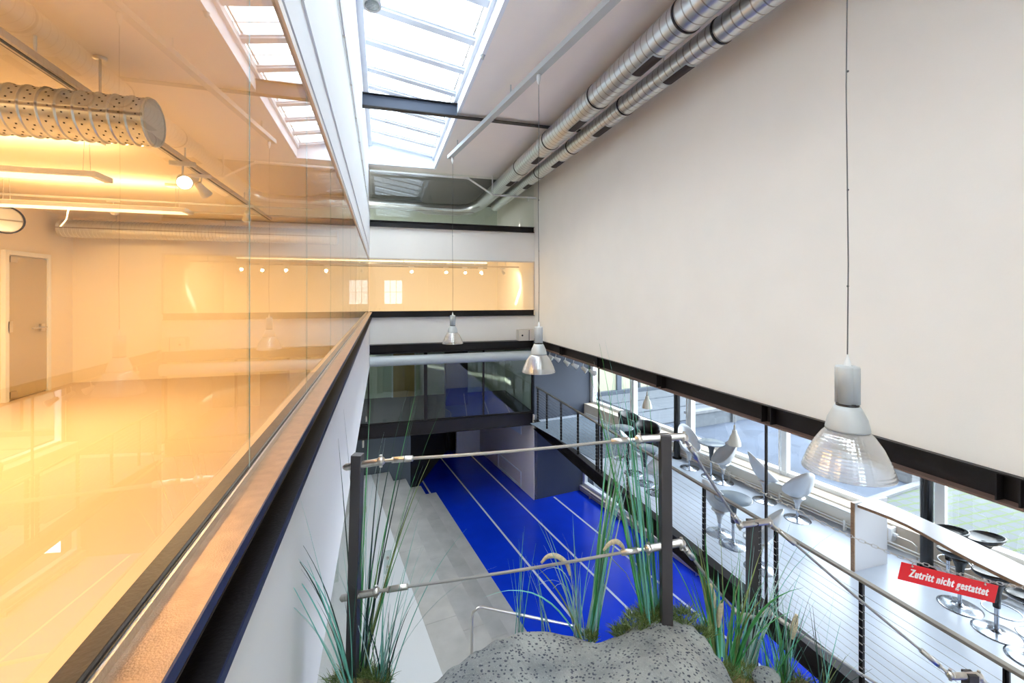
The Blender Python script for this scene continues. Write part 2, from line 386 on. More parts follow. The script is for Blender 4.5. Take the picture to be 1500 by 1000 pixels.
for k in range(14): part(MB().box(-.334, -.308, k*.95+.4, k*.95+.43, 2.297, 2.325), 'clip', 'steel', t2)

# ---- right side: white wall, riveted looking beam with stiffeners, hangers
b = MB(); b.box(4.8, 5.0, -4, END+5, -1.42, 3.95); struct(b, 'wall_right', 'wall', 'large blank cream white wall on the right')
rb = empty('steel_beam', (4.8, 0, -1.66), 'long black steel beam carrying the blank right wall', 'beam'); rb['kind'] = 'structure'
part(MB().box(4.74, 4.93, -4, END, -1.432, -1.42), 'top_flange', 'black', rb)
part(MB().box(4.84, 4.86, -4, END, -1.65, -1.432), 'web', 'black', rb)
part(MB().box(4.73, 4.96, -4, END, -1.668, -1.65), 'bottom_flange', 'brownpaint', rb, label='brownish bottom flange')
for y in (11.4, 9.15, 6.86, 4.56, 2.26, 0):
    for dy in (-.07, .07): part(MB().box(4.745, 4.84, y+dy-.006, y+dy+.006, -1.65, -1.432), 'stiffener', 'black', rb)
mb_ = empty('mezzanine_beam', (4.8, 0, -4.3), 'black steel edge beam of the mezzanine with bolt heads', 'beam'); mb_['kind'] = 'structure'
part(MB().box(4.70, 4.86, -4, END-.1, MEZZ-.012, MEZZ+.004), 'top_flange', 'black', mb_)
part(MB().box(4.80, 4.82, -4, END-.1, MEZZ-.27, MEZZ-.012), 'web', 'black', mb_)
part(MB().box(4.70, 4.90, -4, END-.1, MEZZ-.285, MEZZ-.27), 'bottom_flange', 'black', mb_)
bo = MB()
for k in range(30): bo.lathe([(.0, -.014), (.014, -.014), (.014, 0)], (4.80, -2+k*.52, MEZZ-.14), 6, Matrix.Rotation(R(90), 4, 'Y'), False)
part(bo, 'bolt', 'black', mb_)
for y in (9.15, 4.56, -.05):
    h = MB().box(4.74, 4.765, y-.013, y+.013, MEZZ, -1.65); tag(h.build('tie_rod', 'black'), {9.15: 'thin black vertical tie bar far along the mezzanine edge, by the spotlights', 4.56: 'thin black vertical tie bar crossing the stools at mid mezzanine', -.05: 'black tie bar beside the viewer at the mezzanine edge'}[y], 'tie bar', kind='structure')

# ---- mezzanine floor and ceiling
edge = [(4.82, -4), (ln(8.95, -3.5)[0], -4), tuple(ln(8.95, 12.7)[:2]), (4.82, END-.2)]
b = MB(); b.prism([Vector((*p, 0)) for p in edge], MEZZ-.26, MEZZ); struct(b, 'mezzanine_floor', 'mezzfloor', 'pale grey mezzanine floor with stools along the street windows', 'floor')
b = MB(); b.prism([Vector((5.0, -4, 0)), Vector((ln(9.0, -3.5)[0], -4, 0)), ln(9.0, 12.7), Vector((5.0, END, 0))], -1.6, -1.3); struct(b, 'ceiling_mezzanine', 'ceil', 'low ceiling above the mezzanine', 'ceiling')
b = MB(); b.lbox(6.35, 8.30, 9.0, 12.4, MEZZ+.001, MEZZ+.012); tag(b.build('floor_mat', 'mat_dark'), 'large dark grey woven mat at the far end of the mezzanine', 'mat')

# ---- end wall (upper part) with two gallery windows
YE = END
def endwall(name, z0, z1, label, m='wall'): 
    b = MB(); b.box(-.46, 4.8, YE, YE+.2, z0, z1); return struct(b, name, m, label)
endwall('wall_end', 1.08, 2.10, 'white end wall band between the top window and the lit gallery window')
endwall('wall_end.001', -1.45, -.66, 'white end wall band below the lit gallery window')
def ibeam(name, x0, x1, y, z0, z1, label, cat='beam', d=.10, m='black'):
    e = empty(name, (x0, y, z0), label, cat); e['kind'] = 'structure'
    part(MB().box(x0, x1, y-d, y+.05, z1-.014, z1), 'top_flange', m, e)
    part(MB().box(x0, x1, y-.02, y+.05, z0+.014, z1-.014), 'web', m, e)
    part(MB().box(x0, x1, y-d, y+.05, z0, z0+.014), 'bottom_flange', m, e)
    return e
ibeam('sill_beam', -.335, 4.76, YE, 2.02, 2.20, 'black steel sill under the topmost end window')
ibeam('sill_beam', -.335, 4.76, YE, -.66, -.48, 'black steel sill under the orange lit end window')
ibeam('ledge_beam', -.335, 4.74, YE-.05, -1.72, -1.45, 'black steel ledge beam above the white duct on the end wall', d=.25)
def win_end(name, z0, z1, label, splits, gm='glassA'):
    e = empty(name, (0, YE, z0), label, 'window'); e['kind'] = 'structure'
    xs = [-.335] + splits + [4.78]
    for a, c in zip(xs, xs[1:]):
        part(MB().box(a+.004, c-.004, YE+.02, YE+.03, z0, z1), 'pane', gm, e)
    return e
win_end('window_2', 2.2, 3.75, 'topmost end window looking at ducts in the plant space', [1.4, 3.1])
w3 = win_end('window_3', -.48, 1.08, 'orange lit gallery window in the end wall', [1.35, 3.05])
part(MB().box(-.335, 4.79, YE-.005, YE+.06, 1.06, 1.10).box(4.76, 4.8, YE-.005, YE+.06, -.48, 1.08), 'frame', 'cream', w3)
# gallery behind window 3
b = MB(); b.box(-3.5, 4.8, 18.5, 18.7, -1.5, 1.5); struct(b, 'wall_gallery', 'galwall', 'warm lit back wall of the end gallery')
b = MB(); b.box(-3.5, 4.8, YE+.2, 18.5, -1.5, -1.4); struct(b, 'floor_gallery', 'orangefloor', 'floor of the lit end gallery', 'floor')
b = MB(); b.box(-3.5, 4.8, YE+.2, 18.5, 1.5, 1.6); struct(b, 'ceiling_gallery', 'galwall', 'ceiling of the lit end gallery', 'ceiling')
b = MB(); b.box(-3.6, -3.5, YE+.0, 18.6, -1.5, 1.5); struct(b, 'wall_gallery_left', 'galwall', 'left wall of the lit end gallery')
# plant space behind window 2
b = MB(); b.box(-3.5, 5.0, 18.6, 18.8, 1.6, 3.9); struct(b, 'wall_plant', 'greengrey', 'grey green back wall behind the top end window')
b = MB(); b.box(-3.5, 5.0, YE+.3, 18.8, 3.78, 3.9); struct(b, 'ceiling_plant', 'darkceil', 'dark ceiling behind the top end window', 'ceiling')
b = MB(); b.box(-3.6, -3.5, YE+.0, 18.8, 1.6, 3.9); struct(b, 'wall_plant_left', 'greengrey', 'grey wall left of the plant space')
# ---- main ceiling and skylight well
b = MB(); b.box(1.561, 5.0, -4, YE+.3, 3.75, 3.95); b.box(-.46, 1.561, 13.361, YE+.3, 3.75, 3.95)
struct(b, 'ceiling', 'ceil', 'smooth off white ceiling of the hall', 'ceiling')
sk = empty('skylight', (.5, 0, 3.75), 'long strip skylight with white glazing bars', 'skylight'); sk['kind'] = 'structure'
part(MB().box(1.5, 1.56, -4, 13.3, 3.75, 4.10).box(1.44, 1.5, -4, 13.3, 4.0, 4.12), 'curb', 'winwhite', sk)
part(MB().box(-.36, 1.5, 13.3, 13.36, 3.75, 4.6), 'end_board', 'winwhite', sk)
part(MB().box(-.36, -.26, -4, 13.3, 4.26, 4.5), 'curb', 'winwhite', sk)
def skz(x): return 4.42 - .17*(x+.3)
def sbar(y, w, h): return MB().bar((-.3, y, skz(-.3)), (1.48, y, skz(1.48)), w, h)
for k, y in enumerate([13.2, 12.35, 11.45, 10.55, 9.75, 9.0, 8.03, 7.05, 6.05, 5.05, 4.05, 3.05, 2.05, 1.05, .05, -.95, -1.95, -2.95]):
    part(sbar(y, .16, .13), 'glazing_bar', 'winwhite', sk)
    part(sbar(y-.10, .05, .07), 'glazing_bar', 'winwhite', sk)
    part(MB().bar((-.3, y-.47, skz(-.3)+.05), (1.48, y-.47, skz(1.48)+.05), .86, .008), 'pane', 'glassR', sk)
    part(sbar(y-.42, .02, .02), 'blind_rail', 'winwhite', sk)
part(MB().bar((1.40, -4, skz(1.4)), (1.40, 13.3, skz(1.4)), .03, .03), 'side_rail', 'steel', sk)
for y, lb in ((9.14, 'dark steel roof beam crossing the skylight at mid hall'), (4.2, 'dark steel roof beam crossing the skylight nearest the viewer')):
    e = empty('roof_beam', (-.36, y, 3.66), lb, 'beam'); e['kind'] = 'structure'
    part(MB().box(-.36, 4.7, y-.07, y+.07, 3.68, 3.695), 'bottom_flange', 'black', e)
    part(MB().box(-.36, 1.5, y-.008, y+.008, 3.695, 3.93), 'web', 'navyblock', e)
    part(MB().box(-.36, 1.5, y-.07, y+.07, 3.93, 3.945), 'top_flange', 'black', e)

# ---- bridge and glazed room at the far end, lower level
br = empty('bridge_beam', (-.6, YE, -4.2), 'deep black steel beam carrying the glazed bridge at the far end', 'beam'); br['kind'] = 'structure'
part(MB().box(-7, 4.76, YE-.1, YE+.1, -4.2, -3.80), 'beam_web', 'black', br)
part(MB().box(-2.5, 4.76, YE-.14, YE-.1, -4.2, -4.185).box(-2.5, 4.76, YE-.14, YE-.1, -3.815, -3.80), 'flange', 'black', br)
w4 = empty('window_4', (0, YE, -3.8), 'dark framed glass front of the bridge room below the white duct', 'window'); w4['kind'] = 'structure'
xs = [-2.4, -.38, 1.28, 3.08, 4.72]
for a, c in zip(xs, xs[1:]): part(MB().box(a+.02, c-.02, YE-.03, YE-.02, -3.79, -1.72), 'pane', 'glassB', w4)
for x, w in ((-.38, .035), (1.28, .05), (3.08, .025), (4.72, .04)): part(MB().box(x-w, x+w, YE-.07, YE+.02, -3.8, -1.72), 'mullion', 'black', w4)
part(MB().box(-2.4, 4.72, YE-.05, YE+.0, -3.8, -3.77), 'sill', 'black', w4)
b = MB(); b.box(-7, 4.76, YE+.1, 22, -4.1, -3.82); struct(b, 'floor_bridge', 'darkfloor', 'dark carpet floor of the bridge room', 'floor')
b = MB(); b.box(-4, 4.9, 17.2, 17.4, -3.82, -1.5); struct(b, 'wall_bridge', 'greengrey', 'pale green grey back wall of the bridge room')
b = MB(); b.box(-4.1, -4, YE, 17.4, -4.1, -1.5); struct(b, 'wall_bridge_left', 'greengrey', 'left wall of the bridge room')
b = MB(); b.box(4.76, 4.9, YE+.1, 17.4, -3.82, -1.42); struct(b, 'wall_bridge_right', 'greengrey', 'right wall of the bridge room')
p0 = at(575, 560, 17.6); p1 = at(599, 560, 17.6)
dr = empty('door_1', (p0.x, 17.18, -3.82), 'ochre door in the back wall of the bridge room', 'door'); dr['kind'] = 'structure'
part(MB().box(p0.x, p1.x+.15, 17.14, 17.2, -3.82, -1.9), 'leaf', 'ochre', dr); part(MB().box(p0.x-.06, p0.x, 17.12, 17.2, -3.82, -1.85).box(p1.x+.15, p1.x+.21, 17.12, 17.2, -3.82, -1.85).box(p0.x-.06, p1.x+.21, 17.12, 17.2, -1.9, -1.84), 'frame', 'alu', dr)
q = at(668, 560, 15.6); b = MB().box(q.x-.38, q.x+.38, q.y-.2, q.y+.2, -3.82, -1.5); struct(b, 'pillar', 'darkwall', 'dark pillar inside the bridge room', 'pillar')
# cross rail floor band of the hall under the bridge
b = MB(); b.lbox(-3, 6.7, 18.2, 18.4, -6.6, -3.9); struct(b, 'wall_under_bridge', 'darkwall', 'near black pleated wall closing the hall under the bridge')
pl = MB()
for k in range(24): pl.lbox(3.0+k*.15, 3.07+k*.15, 18.12, 18.2, -6.6, -4.2)
struct(pl, 'trim_2', 'darkwall', 'dark vertical cladding battens under the bridge', 'trim')
b = MB(); b.lbox(-3, 2.95, 14.0, 14.1, -6.6, -4.2); struct(b, 'wall_partition', 'partition', 'grey partition closing the far end of the steps')
qa, qb = at(598, 707, 14.35), at(652, 659, 18.6)
b = MB(); b.prism([Vector((qa.x, qa.y, 0)), Vector((qb.x, qb.y, 0)), Vector((qb.x-.12, qb.y, 0)), Vector((qa.x-.12, qa.y, 0))], -6.6, -4.2)
struct(b, 'wall_recess', 'darkwall', 'dark wall running back from the steps to the end under the bridge')
# block at the right end
bl = empty('wall_block', ln(6.65, 12.68, -6.6), 'slate blue block at the far right corner with pale left flank', 'wall'); bl['kind'] = 'structure'
part(MB().lbox(6.65, 8.95, 12.68, 12.80, -6.6, -1.5), 'front', 'navyblock', bl, label='slate blue front face')
part(MB().lbox(6.63, 6.75, 12.68, 18.2, -6.6, -3.85), 'flank', 'flank', bl, label='pale pinkish flank')
part(MB().lbox(6.61, 6.64, 13.6, 15.1, -4.75, -4.3), 'high_window', 'alu', bl, label='white high level window')
g = MB()
g.lbox(6.605, 6.63, 13.6, 15.6, -6.55, -6.50).lbox(6.605, 6.63, 13.6, 15.6, -6.05, -6.02).lbox(6.605, 6.63, 13.6, 13.63, -6.55, -6.02).lbox(6.605, 6.63, 15.57, 15.6, -6.55, -6.02)
part(g, 'access_panel', 'wall_cool', bl)
b = MB(); b.lbox(5.6, 6.65, 17.6, 17.75, -6.6, -4.2); struct(b, 'wall_niche', 'wall_cool', 'short white wall at the far end beneath the bridge')
# glass under the left wall
w5 = empty('window_5', (-.37, 0, -5.4), 'clear glass screen with clamps below the white left wall', 'window'); w5['kind'] = 'structure'
for k in range(8):
    y0 = -2+k*1.95; part(MB().box(-.376, -.366, y0+.01, y0+1.94, -5.33, -2.1), 'pane', 'glassA', w5)
    part(MB().box(-.39, -.35, y0-.05, y0+.05, -3.15, -3.03).box(-.39, -.35, y0-.05, y0+.05, -5.4, -5.28), 'clamp', 'steel', w5)

# ================================================================== STREET FRONT
def lower(y): return y
fr = empty('window_6', ln(8.95, 5, MEZZ), 'street front glazing of the mezzanine with white aluminium mullions', 'window'); fr['kind'] = 'structure'
ys = [12.62, 10.55, 8.38, 5.92, 3.46, 1.2, -1.1, -3.4]
for y in ys:
    part(MB().lbox(8.85, 9.0, y-.05, y+.05, -3.66, -1.6), 'mullion', 'alu', fr, .006)
    part(MB().lbox(8.82, 8.85, y-.085, y-.055, -3.66, -1.6).lbox(8.82, 8.85, y+.055, y+.085, -3.66, -1.6), 'cover_strip', 'alu', fr)
for a, c in zip(ys, ys[1:]): part(MB().lbox(8.90, 8.91, c+.05, a-.05, -3.60, -1.66), 'pane', 'glassA', fr)
part(MB().lbox(8.84, 9.0, -3.5, 12.68, -3.68, -3.60).lbox(8.84, 9.0, -3.5, 12.68, -1.68, -1.6), 'rail', 'alu', fr)
b = MB(); b.lbox(8.55, 9.02, -3.5, 12.68, MEZZ, -3.68); struct(b, 'baseboard_street', 'cream', 'cream plinth shelf under the street windows', 'plinth', .01)
b = MB(); b.lbox(8.98, 9.15, -3.5, 12.68, MEZZ-.35, MEZZ); struct(b, 'trim_3', 'alu', 'white slab edge below the street windows', 'trim')
fw = empty('window_7', ln(8.5, 5, -6.4), 'lower street front glazing behind the mezzanine edge beam', 'window'); fw['kind'] = 'structure'
for y in ys: part(MB().lbox(8.5, 8.62, y-.06, y+.06, -6.4, -4.29), 'mullion', 'alu', fw, .006)
for a, c in zip(ys, ys[1:]): part(MB().lbox(8.55, 8.56, c+.05, a-.05, -6.35, -4.3), 'pane', 'glassA', fw)
part(MB().lbox(8.48, 8.64, -3.5, 12.68, -6.42, -6.33), 'rail', 'alu', fw)
b = MB(); b.lbox(8.37, 8.66, -3.5, 12.68, -6.6, -6.42); struct(b, 'baseboard_lower', 'cream', 'pinkish low plinth beside the blue floor under the mezzanine', 'plinth', .006)
hp = empty('heating_pipe', ln(8.33, 5, -6.5), 'thin heating pipe on feet along the blue floor edge', 'pipe')
part(MB().tube([ln(8.31, -3, -6.47), ln(8.31, 12.5, -6.47)], .018, 8), 'pipe', 'steel', hp)
for k in range(11): part(MB().lbox(8.30, 8.37, -2.5+k*1.45, -2.47+k*1.45, -6.6, -6.44), 'bracket', 'steel', hp)

# outside
def outside():
    g = MB(); g.lbox(10.3, 45, 6.5, 45, -4.35, -4.15); g.lbox(9.15, 45, 5.1, 6.5, -4.35, -4.15)
    g.lbox(9.15, 10.3, 6.5, 7.2, -4.35, -4.15)
    o = struct(g, 'driveway', 'asphalt', 'grey asphalt driveway outside the street windows', 'driveway')
    g = MB(); g.lbox(9.15, 45, -20, 5.0, -4.35, -4.14); struct(g, 'paved_yard', 'pavers', 'yard of grass jointed pavers outside the right windows', 'paving').rotation_euler = (0, 0, 0)
    g = MB(); g.lbox(9.15, 22, 5.0, 5.14, -4.3, -4.09); struct(g, 'kerb', 'kerb', 'pale kerb stones between the driveway and the pavers', 'kerb')
    g = MB(); g.lbox(8.7, 10.3, 7.2, 13, -6.7, -6.6).lbox(10.2, 10.32, 7.2, 13, -6.6, -4.15).lbox(8.7, 10.3, 7.1, 7.2, -6.6, -4.15); struct(g, 'light_well', 'outwall', 'sunken concrete light well outside the lower windows', 'light well')
    q = ln(12.15, 5.3, -4.15)
    b = MB(); b.box(-.17, .17, -.17, .17, 0, .27, Matrix.Translation(q) @ ROT); tag(b.build('concrete_block', 'kerb', None, .012), 'pale concrete block standing at the kerb corner outside', 'block')
    # terrace steps and low wall
    t = empty('terrace', ln(12, 14, -4.15), 'broad low outdoor terrace steps with board surface', 'terrace')
    for k in range(3): part(MB().lbox(10.35, 22, 10.9+k*1.3, 14.6, -4.15+k*.035, -4.15+(k+1)*.035), 'tread', 'boards', t)
    e = empty('parapet_wall', ln(11, 10, -4.15), 'low grey outdoor wall with white coping beyond the stools', 'wall')
    part(MB().lbox(10.8, 18, 10.2, 10.35, -4.15, -3.72), 'body', 'outwall', e)
    part(MB().lbox(10.75, 18.05, 10.15, 10.4, -3.72, -3.64), 'coping', 'kerb', e)
    part(MB().lbox(12.6, 12.75, 10.1, 10.15, -4.15, -3.72), 'pilaster', 'kerb', e)
    # opposite building
    bd = empty('opposite_building', ln(14, 19, -4.15), 'building across the yard with dark framed lit windows', 'building')
    part(MB().lbox(9.3, 26, 15.1, 15.6, -4.15, 6), 'facade', 'outwall', bd)
    part(MB().lbox(9.3, 26, 14.8, 15.1, -4.15, -3.95), 'window_ledge', 'outdark', bd)
    for k in range(9):
        x0 = 9.4 + k*1.15; wd = .22 if k % 2 == 0 else .08
        part(MB().lbox(x0, x0+wd, 14.9, 15.1, -3.95, -1.2).lbox(x0, x0+1.15, 14.9, 15.1, -1.3, -1.2), 'window_frame', 'outdark', bd)
        part(MB().lbox(x0+wd, x0+1.15, 15.0, 15.05, -3.95, -1.3), 'pane', 'warmpane', bd)
outside()

# ================================================================== ROOM BEHIND THE LEFT WINDOW
RX, RY, RF, RC = -4.8, 8.9, -1.42, 1.25
b = MB(); b.box(-7.2, -.44, -4, YE, -2.1, RF); struct(b, 'floor_room', 'orangefloor', 'sand coloured floor of the warm lit side room', 'floor')
b = MB(); b.box(-5, -.46, -4, YE, RC, RC+.2); struct(b, 'ceiling_room', 'orangeroom', 'ceiling of the warm lit side room', 'ceiling')
b = MB(); b.box(-5, -.44, RY, RY+.15, RF, RC); struct(b, 'wall_room_end', 'orangeroom', 'far wall of the warm lit side room')
b = MB(); b.box(-5, RX, -4, YE, RF, RC); struct(b, 'wall_room_side', 'orangeroom', 'side wall of the warm lit room with a glass door')
YD0, YD1 = 7.55, 8.27
d2 = empty('door_2', (RX, YD0, RF), 'frosted glass door with lever handle in the warm lit room', 'door'); d2['kind'] = 'structure'
M['doorglass'] = mat('frosted_door_glass', (.50, .42, .28), .3)
part(MB().box(RX+.01, RX+.03, YD0, YD1, RF+.02, .52), 'leaf', 'doorglass', d2)
part(MB().box(RX, RX+.05, YD1, YD1+.06, RF, .60).box(RX, RX+.05, YD0-.06, YD0, RF, .60).box(RX, RX+.05, YD0, YD1, .54, .60), 'frame', 'alu', d2)
hd = part(MB().box(RX+.03, RX+.06, YD1-.16, YD1-.08, -.52, -.42), 'lock_case', 'steel', d2)
part(MB().tube([(RX+.06, YD1-.1, -.47), (RX+.09, YD1-.1, -.47), (RX+.09, YD1-.38, -.47)], .012, 8), 'handle', 'steel', d2)
part(MB().box(RX+.03, RX+.05, YD0+.02, YD0+.14, .44, .52).box(RX+.03, RX+.05, YD0+.02, YD0+.14, RF+.04, RF+.12).box(RX+.03, RX+.05, YD0-.02, YD0+.06, -.5, -.35), 'hinge', 'steel', d2)

WARM = (1.0, .62, .27)
def lamp(kind, name, loc, energy, col, parent=None, size=.1, sizey=None, direction=(0, 0, -1), blend=.5, angle=90):
    d = bpy.data.lights.new(name, kind); d.energy = energy; d.color = col
    o = bpy.data.objects.new(name, d); C.objects.link(o)
    if kind == 'AREA': d.shape = 'RECTANGLE'; d.size = size; d.size_y = sizey or size
    elif kind == 'SPOT': d.shadow_soft_size = size; d.spot_size = R(angle); d.spot_blend = blend
    else: d.shadow_soft_size = size
    v = Vector(loc)
    if parent is not None:
        v = (Matrix.Translation(parent.location) @ Matrix.Rotation(parent.rotation_euler.z, 4, 'Z')).inverted() @ v; o.parent = parent
    o.location = v; o.rotation_euler = Vector(direction).to_track_quat('-Z', 'Y').to_euler()
    return o
# linear suspended luminaires
def luminaire(x0, x1, y, z, label):
    e = empty('linear_luminaire', (x1, y, z), label, 'ceiling lamp', 'suspended linear luminaires in the side room')
    part(MB().box(x0, x1, y-.12, y+.12, z-.0, z+.045), 'housing', 'lamp_white', e, .008)
    part(MB().box(x0+.05, x1-.05, y-.09, y+.09, z-.006, z-.0), 'diffuser', 'tube_light', e)
    part(MB().box(x0+.05, x1-.05, y-.06, y+.06, z+.045, z+.05), 'uplight', 'tube_light', e)
    for x in (x0+.25, x1-.12):
        for dy in (-.05, .05): part(MB().tube([(x, y+dy, z+.04), (x, y+dy*.6, RC)], .0025, 5), 'suspension_wire', 'steel', e)
    part(MB().box(x1-.22, x1-.02, y-.05, y+.05, RC-.03, RC), 'canopy', 'lamp_white', e)
    w = [(x0+.7, y, z+.05), (x0+.78, y-.02, z+.0), (x0+.74, y+.02, z-.12), (x0+.7, y, z-.2)]
    part(MB().tube(w, .006, 6), 'power_cord', 'lamp_white', e)
    lamp('AREA', 'luminaire_glow', ((x0+x1)/2, y, z-.012), 50, WARM, e, x1-x0-.1, .16)
    lamp('AREA', 'luminaire_uplight', ((x0+x1)/2, y, z+.06), 12, WARM, e, x1-x0-.1, .10, direction=(0, 0, 1))
luminaire(-4.2, -2.15, 4.38, .93, 'slim white linear luminaire hanging nearest in the warm lit room')
luminaire(-3.98, -2.1, 5.89, .93, 'slim white linear luminaire hanging further back, near the wall duct')
luminaire(-4.2, -2.1, 1.2, .98, 'slim white linear luminaire hanging beside the viewer in the warm lit room')
# perforated duct
def ringed_duct(name, x0, x1, y, z, r, pitch, label, m='galv', holes=True):
    e = empty(name, (x1, y, z), label, 'duct')
    prof = []; k = int((x1-x0)/pitch)
    for i in range(k):
        a = i*pitch; prof += [(r, a), (r, a+.002), (r, a+pitch*.40), (r, a+pitch*.78), (r, a+pitch*.80), (r+.006, a+pitch*.83), (r+.008, a+pitch*.89), (r+.006, a+pitch*.95), (r, a+pitch*.98)]
    prof += [(r, k*pitch), (r*.98, k*pitch+.004)]
    T = Matrix.Rotation(R(90), 4, 'Y')
    part(MB().lathe(prof, (x1-k*pitch, y, z), 36, T), 'tube', m, e)
    part(MB().lathe([(0.001, 0), (r*.93, 0), (r*.93, .004), (r+.002, .004), (r+.002, -.01)], (x1+.002, y, z), 36, T, False), 'end_cap', 'lamp_grey', e)
    if holes:
        h = MB()
        for i in range(k):
            for j in range(30):
                an = 2*math.pi*j/30; c = Vector((x1-k*pitch+i*pitch+pitch*(.30+.25*(j % 2)), y+math.cos(an)*(r+.0005), z+math.sin(an)*(r+.0005)))
                t = Vector((0, -math.sin(an), math.cos(an)))*.0035; q = Vector((.0035, 0, 0)); nn = Vector((0, math.cos(an), math.sin(an)))*.0012
                h.add([c-t-q+nn, c+t-q+nn, c+t+q+nn, c-t+q+nn, c-t-q-nn, c+t-q-nn, c+t+q-nn, c-t+q-nn], [(0,1,2,3),(4,7,6,5),(0,4,5,1),(1,5,6,2),(2,6,7,3),(3,7,4,0)])
        part(h, 'perforation', 'black', e)
        e['kind'] = 'thing'
    return e
du = ringed_duct('perforated_duct', -4.7, -1.18, 2.85, .93, .122, .072, 'short perforated ventilation duct with a closed end in the warm lit room')
part(MB().tube([(-1.42, 2.85, 1.05), (-1.42, 2.85, RC)], .006, 6).lathe([(.0, 0), (.03, 0), (.03, .012)], (-1.42, 2.85, RC-.012), 12), 'hanger', 'steel', du)
fd = ringed_duct('flexible_duct', -4.7, -.75, 8.45, 1.02, .13, .05, 'ribbed grey duct along the far wall of the warm lit room', 'galv', False)
for x in (-4, -2.5, -1): part(MB().tube([(x, 8.45, 1.14), (x, 8.45, RC)], .006, 6), 'hanger', 'steel', fd)
e = empty('round_duct', (-4.5, 6.9, .895), 'black rimmed open duct end at the left edge of the warm lit room', 'duct')
part(MB().tube([(-4.62, 7.05, .895), (-4.5, 6.95, .895), (-4.3, 6.78, .895)], .145, 24), 'tube', 'galv', e)
part(MB().lathe([(.15, 0), (.165, 0), (.165, .02), (.15, .02)], (-4.3, 6.78, .895), 24, Vector((.2, -.17, 0)).to_track_quat('Z', 'Y').to_matrix().to_4x4()), 'rim', 'black', e)
# track with spots
tr_ = empty('lighting_track', (-1.6, 0, 1.12), 'white lighting track running through the warm lit room', 'lighting track')
part(MB().box(-1.63, -1.575, -.8, 7.4, 1.12, 1.155), 'rail', 'cream', tr_)
part(MB().box(-1.612, -1.594, -.8, 7.4, 1.117, 1.12).box(-1.635, -1.63, -.8, 7.4, 1.12, 1.125), 'contact_groove', 'black', tr_)
for y in (1.0, 2.7, 4.4, 6.1): part(MB().tube([(-1.602, y, 1.15), (-1.602, y, RC)], .007, 6), 'hanger', 'lamp_white', tr_)
def dirT(o, d): return Matrix.Translation(Vector(o)) @ Vector(d).to_track_quat('Z', 'Y').to_matrix().to_4x4()
def spot(loc, d, label, lit, group, size=1.0, gear=(0, 1, 0), energy=25, htop=.14, angle=80, cat='spotlight', col=WARM):
    """track spotlight: gear box at loc, head hanging below and pointing along d"""
    e = empty('spotlight', loc, label, cat, group)
    L = Vector(loc); g = Vector(gear).normalized()
    part(MB().bar(L-g*.10*size, L+g*.10*size, .035*size, .04*size), 'gear_box', 'lamp_white', e, .003)
    hpos = L + Vector((0, 0, -htop*size)); D = Vector(d).normalized()
    part(MB().tube([L, L+Vector((0, 0, -.05*size)), hpos-D*.03*size], .008*size, 6), 'arm', 'lamp_white', e)
    T = Vector(d).to_track_quat('Z', 'Y').to_matrix().to_4x4()
    part(MB().lathe([(.001, -.07*size), (.03*size, -.07*size), (.038*size, -.045*size), (.042*size, 0), (.060*size, .07*size), (.064*size, .10*size), (.058*size, .10*size), (.05*size, .07*size), (.001, .065*size)], hpos, 24, T), 'lamp_head', 'lamp_white', e)
    part(MB().lathe([(.001, .068*size), (.052*size, .085*size), (.056*size, .092*size)], hpos, 24, T), 'lens', 'bulb' if lit else 'bulboff', e)
    if lit: lamp('SPOT', 'spot_glow', hpos + D*.13*size, energy, col, e, .03, direction=d, angle=angle)
    return e
GS = 'spotlights on the side room track'
spot((-1.6, 1.52, 1.09), (.35, .25, -1), 'large white spotlight aimed down in front of the perforated duct', True, GS, 1.0, (.8, .5, 0), 30, .17)
spot((-1.6, 4.35, 1.10), (.5, -.9, -.5), 'glowing spotlight near the middle of the side room track', True, GS, .95, (1, 0, 0), 30)
spot((-1.6, 4.75, 1.10), (.4, .6, -.7), 'small spotlight just behind the glowing one on the side room track', False, GS, .8, (1, 0, 0))
spot((-1.6, 6.2, 1.10), (-.2, .7, -.6), 'furthest spotlight on the side room track', True, GS, .8, (1, 0, 0), 30)
# wall washer spots aiming at walls further left
spot((-3.3, 6.9, 1.20), (-.2, 1, -.75), 'wall washing spotlight lighting the far wall of the side room', True, GS, .7, (1, 0, 0), 40)
dt = empty('smoke_detector', (-1.9, 5.4, RC-.03), 'round smoke detector on the side room ceiling', 'smoke detector')
part(MB().lathe([(.001, -.05), (.035, -.05), (.05, -.03), (.06, 0), (.06, .03)], (-1.9, 5.4, RC-.03), 20), 'body', 'lamp_white', dt)
for k, (yy, lb) in enumerate(((7.3, 'thin conduit crossing the side room ceiling behind the luminaires'), (6.6, 'thin conduit crossing the side room ceiling above the rear luminaire'))):
    tag(MB().tube([(-4.7, yy, 1.17), (-.9, yy, 1.17)], .014, 8).build('ceiling_conduit', 'lamp_white'), lb, 'conduit')

